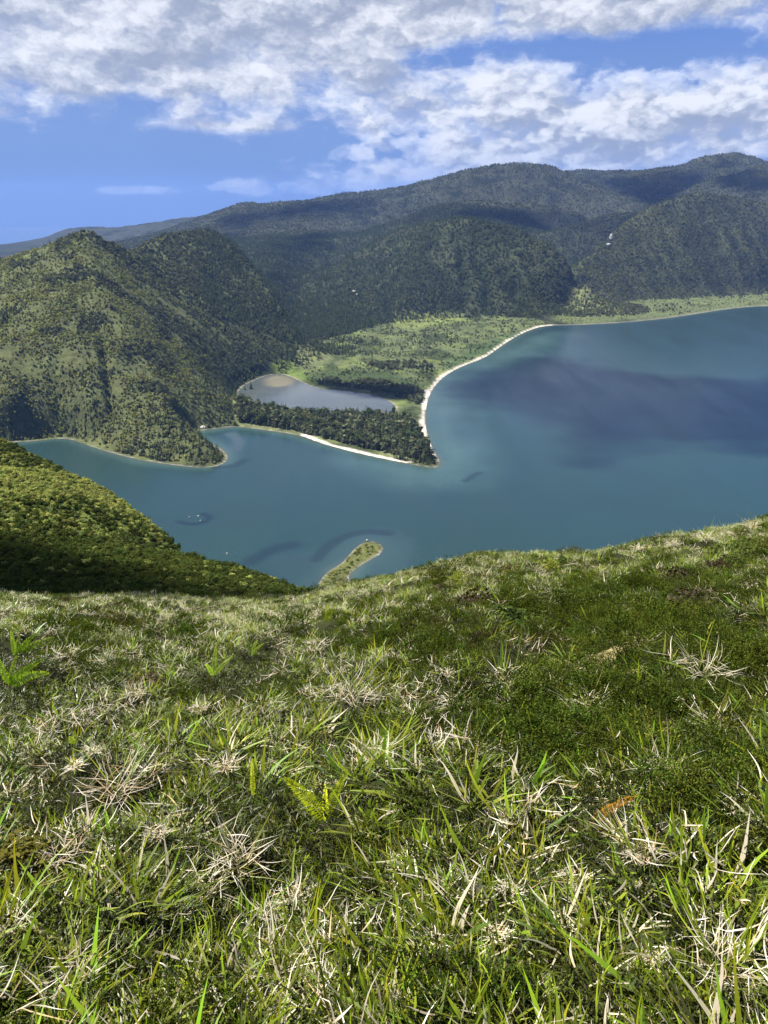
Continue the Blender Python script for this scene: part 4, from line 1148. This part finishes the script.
for i, (px, py, hp, lb) in enumerate([(422.5, 373, 12, 'tallest dark conifer of the three on the plain near the beach'), (427, 371, 10, 'slim dark conifer in the middle of the three on the plain'), (431.5, 372, 8, 'shortest dark conifer of the three, nearest the beach'),
                                      (251, 389, 9, 'dark conifer at the left bank of the lagoon standing against its water'), (245, 390, 6, 'short conifer at the left tip of the lagoon')]):
    p = on_lake(px, py); plant(p[0], p[1], hp * np.linalg.norm(p) / F, lb, None, i)
# the wood on the tongue, tree by tree along its lake side
trg = np.random.default_rng(9); n_t = 0
tx, ty, tr = polar_pts(9000, 940, 1400, -14, 5, 1.4)
ok = inside(TONGUE, tx, ty) & (shore_at(tx, ty) > 6) & (shore_at(tx, ty) < 42) & ~inside(flat([(375, 449), (415, 453), (428, 463), (395, 461)]), tx, ty)
for x, y in list(zip(tx[ok], ty[ok]))[:230]:
    if trg.random() < .62: plant(x, y, trg.uniform(9, 19), 'round crowned pine in the wood between the lagoon and the lake', 'pines of the wood on the tongue of land', n_t, pines)
    else: plant(x, y, trg.uniform(8, 21), 'pointed dark conifer in the wood between the lagoon and the lake', 'conifers of the wood on the tongue of land', n_t)
    n_t += 1
# bushes of the islet
bp = []
for i in range(5):
    mb = MB(); bush(mb, 200, .6, .6, .13, (.070, .085, .018), (.20, .20, .04), 6); bp.append(mb.build('islet_bush', M_leaf))
ISL = flat([(318, 590), (326, 576), (342, 567), (349, 557), (357, 549), (366, 543), (376, 543), (381, 548), (368, 558), (352, 567), (345, 578), (342, 590)])
bx, by, _ = polar_pts(6000, 560, 760, -9, 1, 1.5); ok = inside(ISL, bx, by) & (shore_at(bx, by) > 1.0)
for i, (x, y) in enumerate(list(zip(bx[ok], by[ok]))[:110]):
    o = bp[i % 5].copy(); link(o); o.location = (x, y, float(land(np.array([x]), np.array([y]))[0]) - .2); k = U(1.0, 3.4); o.scale = (k, k, k * U(.6, 1)); o.rotation_euler.z = U(0, 6.28)
    tag(o, 'low yellow green bush on the small green islet', 'bush', 'bushes of the small islet')


# ------------------------------------------------------------------ clouds overhead, whose shade lies on lake and slopes
def cloud_mat():
    m, nt, out = new_mat('cloud_vapour')
    d = nt.nodes.new('ShaderNodeBsdfDiffuse'); d.inputs[0].default_value = (.9, .9, .92, 1)
    t = nt.nodes.new('ShaderNodeBsdfTransparent'); mx = nt.nodes.new('ShaderNodeMixShader')
    n = noise(nt, obj_coord(nt), .006, 5, .6)
    ed = nt.nodes.new('ShaderNodeSeparateColor'); nt.links.new(attr_col(nt), ed.inputs[0])
    nt.links.new((n.smooth(.3, .7, .55, 1.0) * X(nt, ed.outputs[0])).k, mx.inputs[0])
    nt.links.new(t.outputs[0], mx.inputs[1]); nt.links.new(d.outputs[0], mx.inputs[2]); nt.links.new(mx.outputs[0], out.inputs[0])
    return m

M_cloud = cloud_mat()
def cloud(poly, alt, label, thick=90, dense=.92):
    """a cloud whose shade falls on the given ground outline [(x, y, z)...]"""
    Q = [np.array(p) + np.array(SUN_DIR) * ((alt - p[2]) / SUN_DIR.z) for p in poly]
    P2 = [(q[0], q[1]) for q in Q]; P2 = smooth_poly(P2, it=2)
    xs, ys = [p[0] for p in P2], [p[1] for p in P2]
    w = max(max(xs) - min(xs), max(ys) - min(ys)); m = w * .12
    n = 90
    gx, gy = np.meshgrid(np.linspace(min(xs) - m, max(xs) + m, n), np.linspace(min(ys) - m, max(ys) + m, n), indexing='ij')
    s = np.where(inside(P2, gx, gy), 1, -1) * edge_dist(P2, gx, gy)
    s = s + w * .05 * fbm(gx / (w * .12), gy / (w * .12), 4, .6) * 1.6
    body = np.clip(s / (w * .16), 0, 1) ** .5
    lump = .6 + .6 * np.abs(fbm(gx / (w * .1), gy / (w * .1) + 4, 4, .55))
    top = alt + thick * body * lump; bot = alt - thick * .25 * body * lump
    ok = s > 0; cell = ok[:-1, :-1] & ok[1:, :-1] & ok[:-1, 1:] & ok[1:, 1:]
    f = grid_faces(n, n).reshape(n - 1, n - 1, 4)[cell]
    V = np.concatenate([np.stack([gx, gy, top], -1).reshape(-1, 3), np.stack([gx, gy, bot - .5], -1).reshape(-1, 3)])
    f = np.concatenate([f, f[:, ::-1] + n * n])
    ids, inv = np.unique(f, return_inverse=True)
    c = V[ids].mean(0)
    den = np.tile((np.clip(s / (w * .09), 0, 1) ** 1.3 * dense).ravel(), 2)[ids]
    o = link(mesh_from('cloud', V[ids] - c, inv.reshape(-1, 4), M_cloud, smooth=True, tint=np.repeat(den[:, None], 3, 1))); o.location = c
    tag(o, label, 'cloud', 'clouds over the caldera')

cloud([on_lake(*p) for p in [(425, 400), (440, 372), (480, 362), (540, 352), (600, 362), (680, 376), (768, 372), (860, 380), (860, 440), (768, 462), (690, 452), (640, 458), (600, 476), (545, 470), (560, 436), (510, 420), (470, 410)]], 900, 'broad white cloud over the lake shading its middle', 90, .66)
cloud(land_px([(-120, 522), (0, 526), (60, 545), (120, 563), (185, 577), (245, 586), (306, 601)]) + [np.array(ground_hit(310, 612)), np.array(ground_hit(200, 606)) + (-2, 6, -3), np.array(ground_hit(60, 604)) + (-2, 6, -3), np.array((-60, 36, -20))], 620, 'small ragged cloud over the near shrub slope', 40)
cloud(land_px([(300, 376), (340, 384), (424, 384), (424, 404), (350, 398), (310, 388)]), 900, 'thin cloud wisp over the plain behind the lagoon', 50)
cloud(land_px([(395, 228), (430, 212), (480, 205), (560, 208), (590, 216), (545, 232), (500, 225), (440, 217)]), 1350, 'grey cloud over the ridge behind the forested hill')
cloud(land_px([(250, 255), (290, 235), (340, 232), (345, 250), (310, 270), (285, 300), (255, 285)]), 1100, 'cloud over the valley saddle')
cloud(land_px([(575, 175), (640, 174), (682, 170), (708, 161), (746, 160), (745, 166), (705, 181), (665, 203), (625, 198)]), 1900, 'flat cloud over the distant mountain shoulder')
cloud(land_px([(695, 180), (730, 174), (768, 180), (840, 190), (830, 206), (768, 199), (700, 190)]), 1800, 'cloud over the far right ridge')
cloud(land_px([(160, 238), (205, 220), (250, 206), (330, 199), (400, 195), (385, 212), (320, 222), (240, 226)]), 1900, 'long cloud over the far left mountain')

# ------------------------------------------------------------------ air
def build_haze():
    m, nt, out = new_mat('haze_air')
    pv = nt.nodes.new('ShaderNodeVolumePrincipled')
    pv.inputs['Color'].default_value = (0.27, 0.46, 0.95, 1); pv.inputs['Density'].default_value = 4.0e-5
    pv.inputs['Density Attribute'].default_value = ''
    nt.links.new(pv.outputs[0], out.inputs['Volume'])
    x0, x1, y0, y1, z0, z1 = -30000, 30000, -200, 30000, -960, 480
    V = [(x0, y0, z0), (x1, y0, z0), (x1, y1, z0), (x0, y1, z0), (x0, y0, z1), (x1, y0, z1), (x1, y1, z1), (x0, y1, z1)]
    f = [(0, 3, 2, 1), (4, 5, 6, 7), (0, 1, 5, 4), (1, 2, 6, 5), (2, 3, 7, 6), (3, 0, 4, 7)]
    o = link(mesh_from('haze', V, f, m)); o['kind'] = 'stuff'

build_haze()
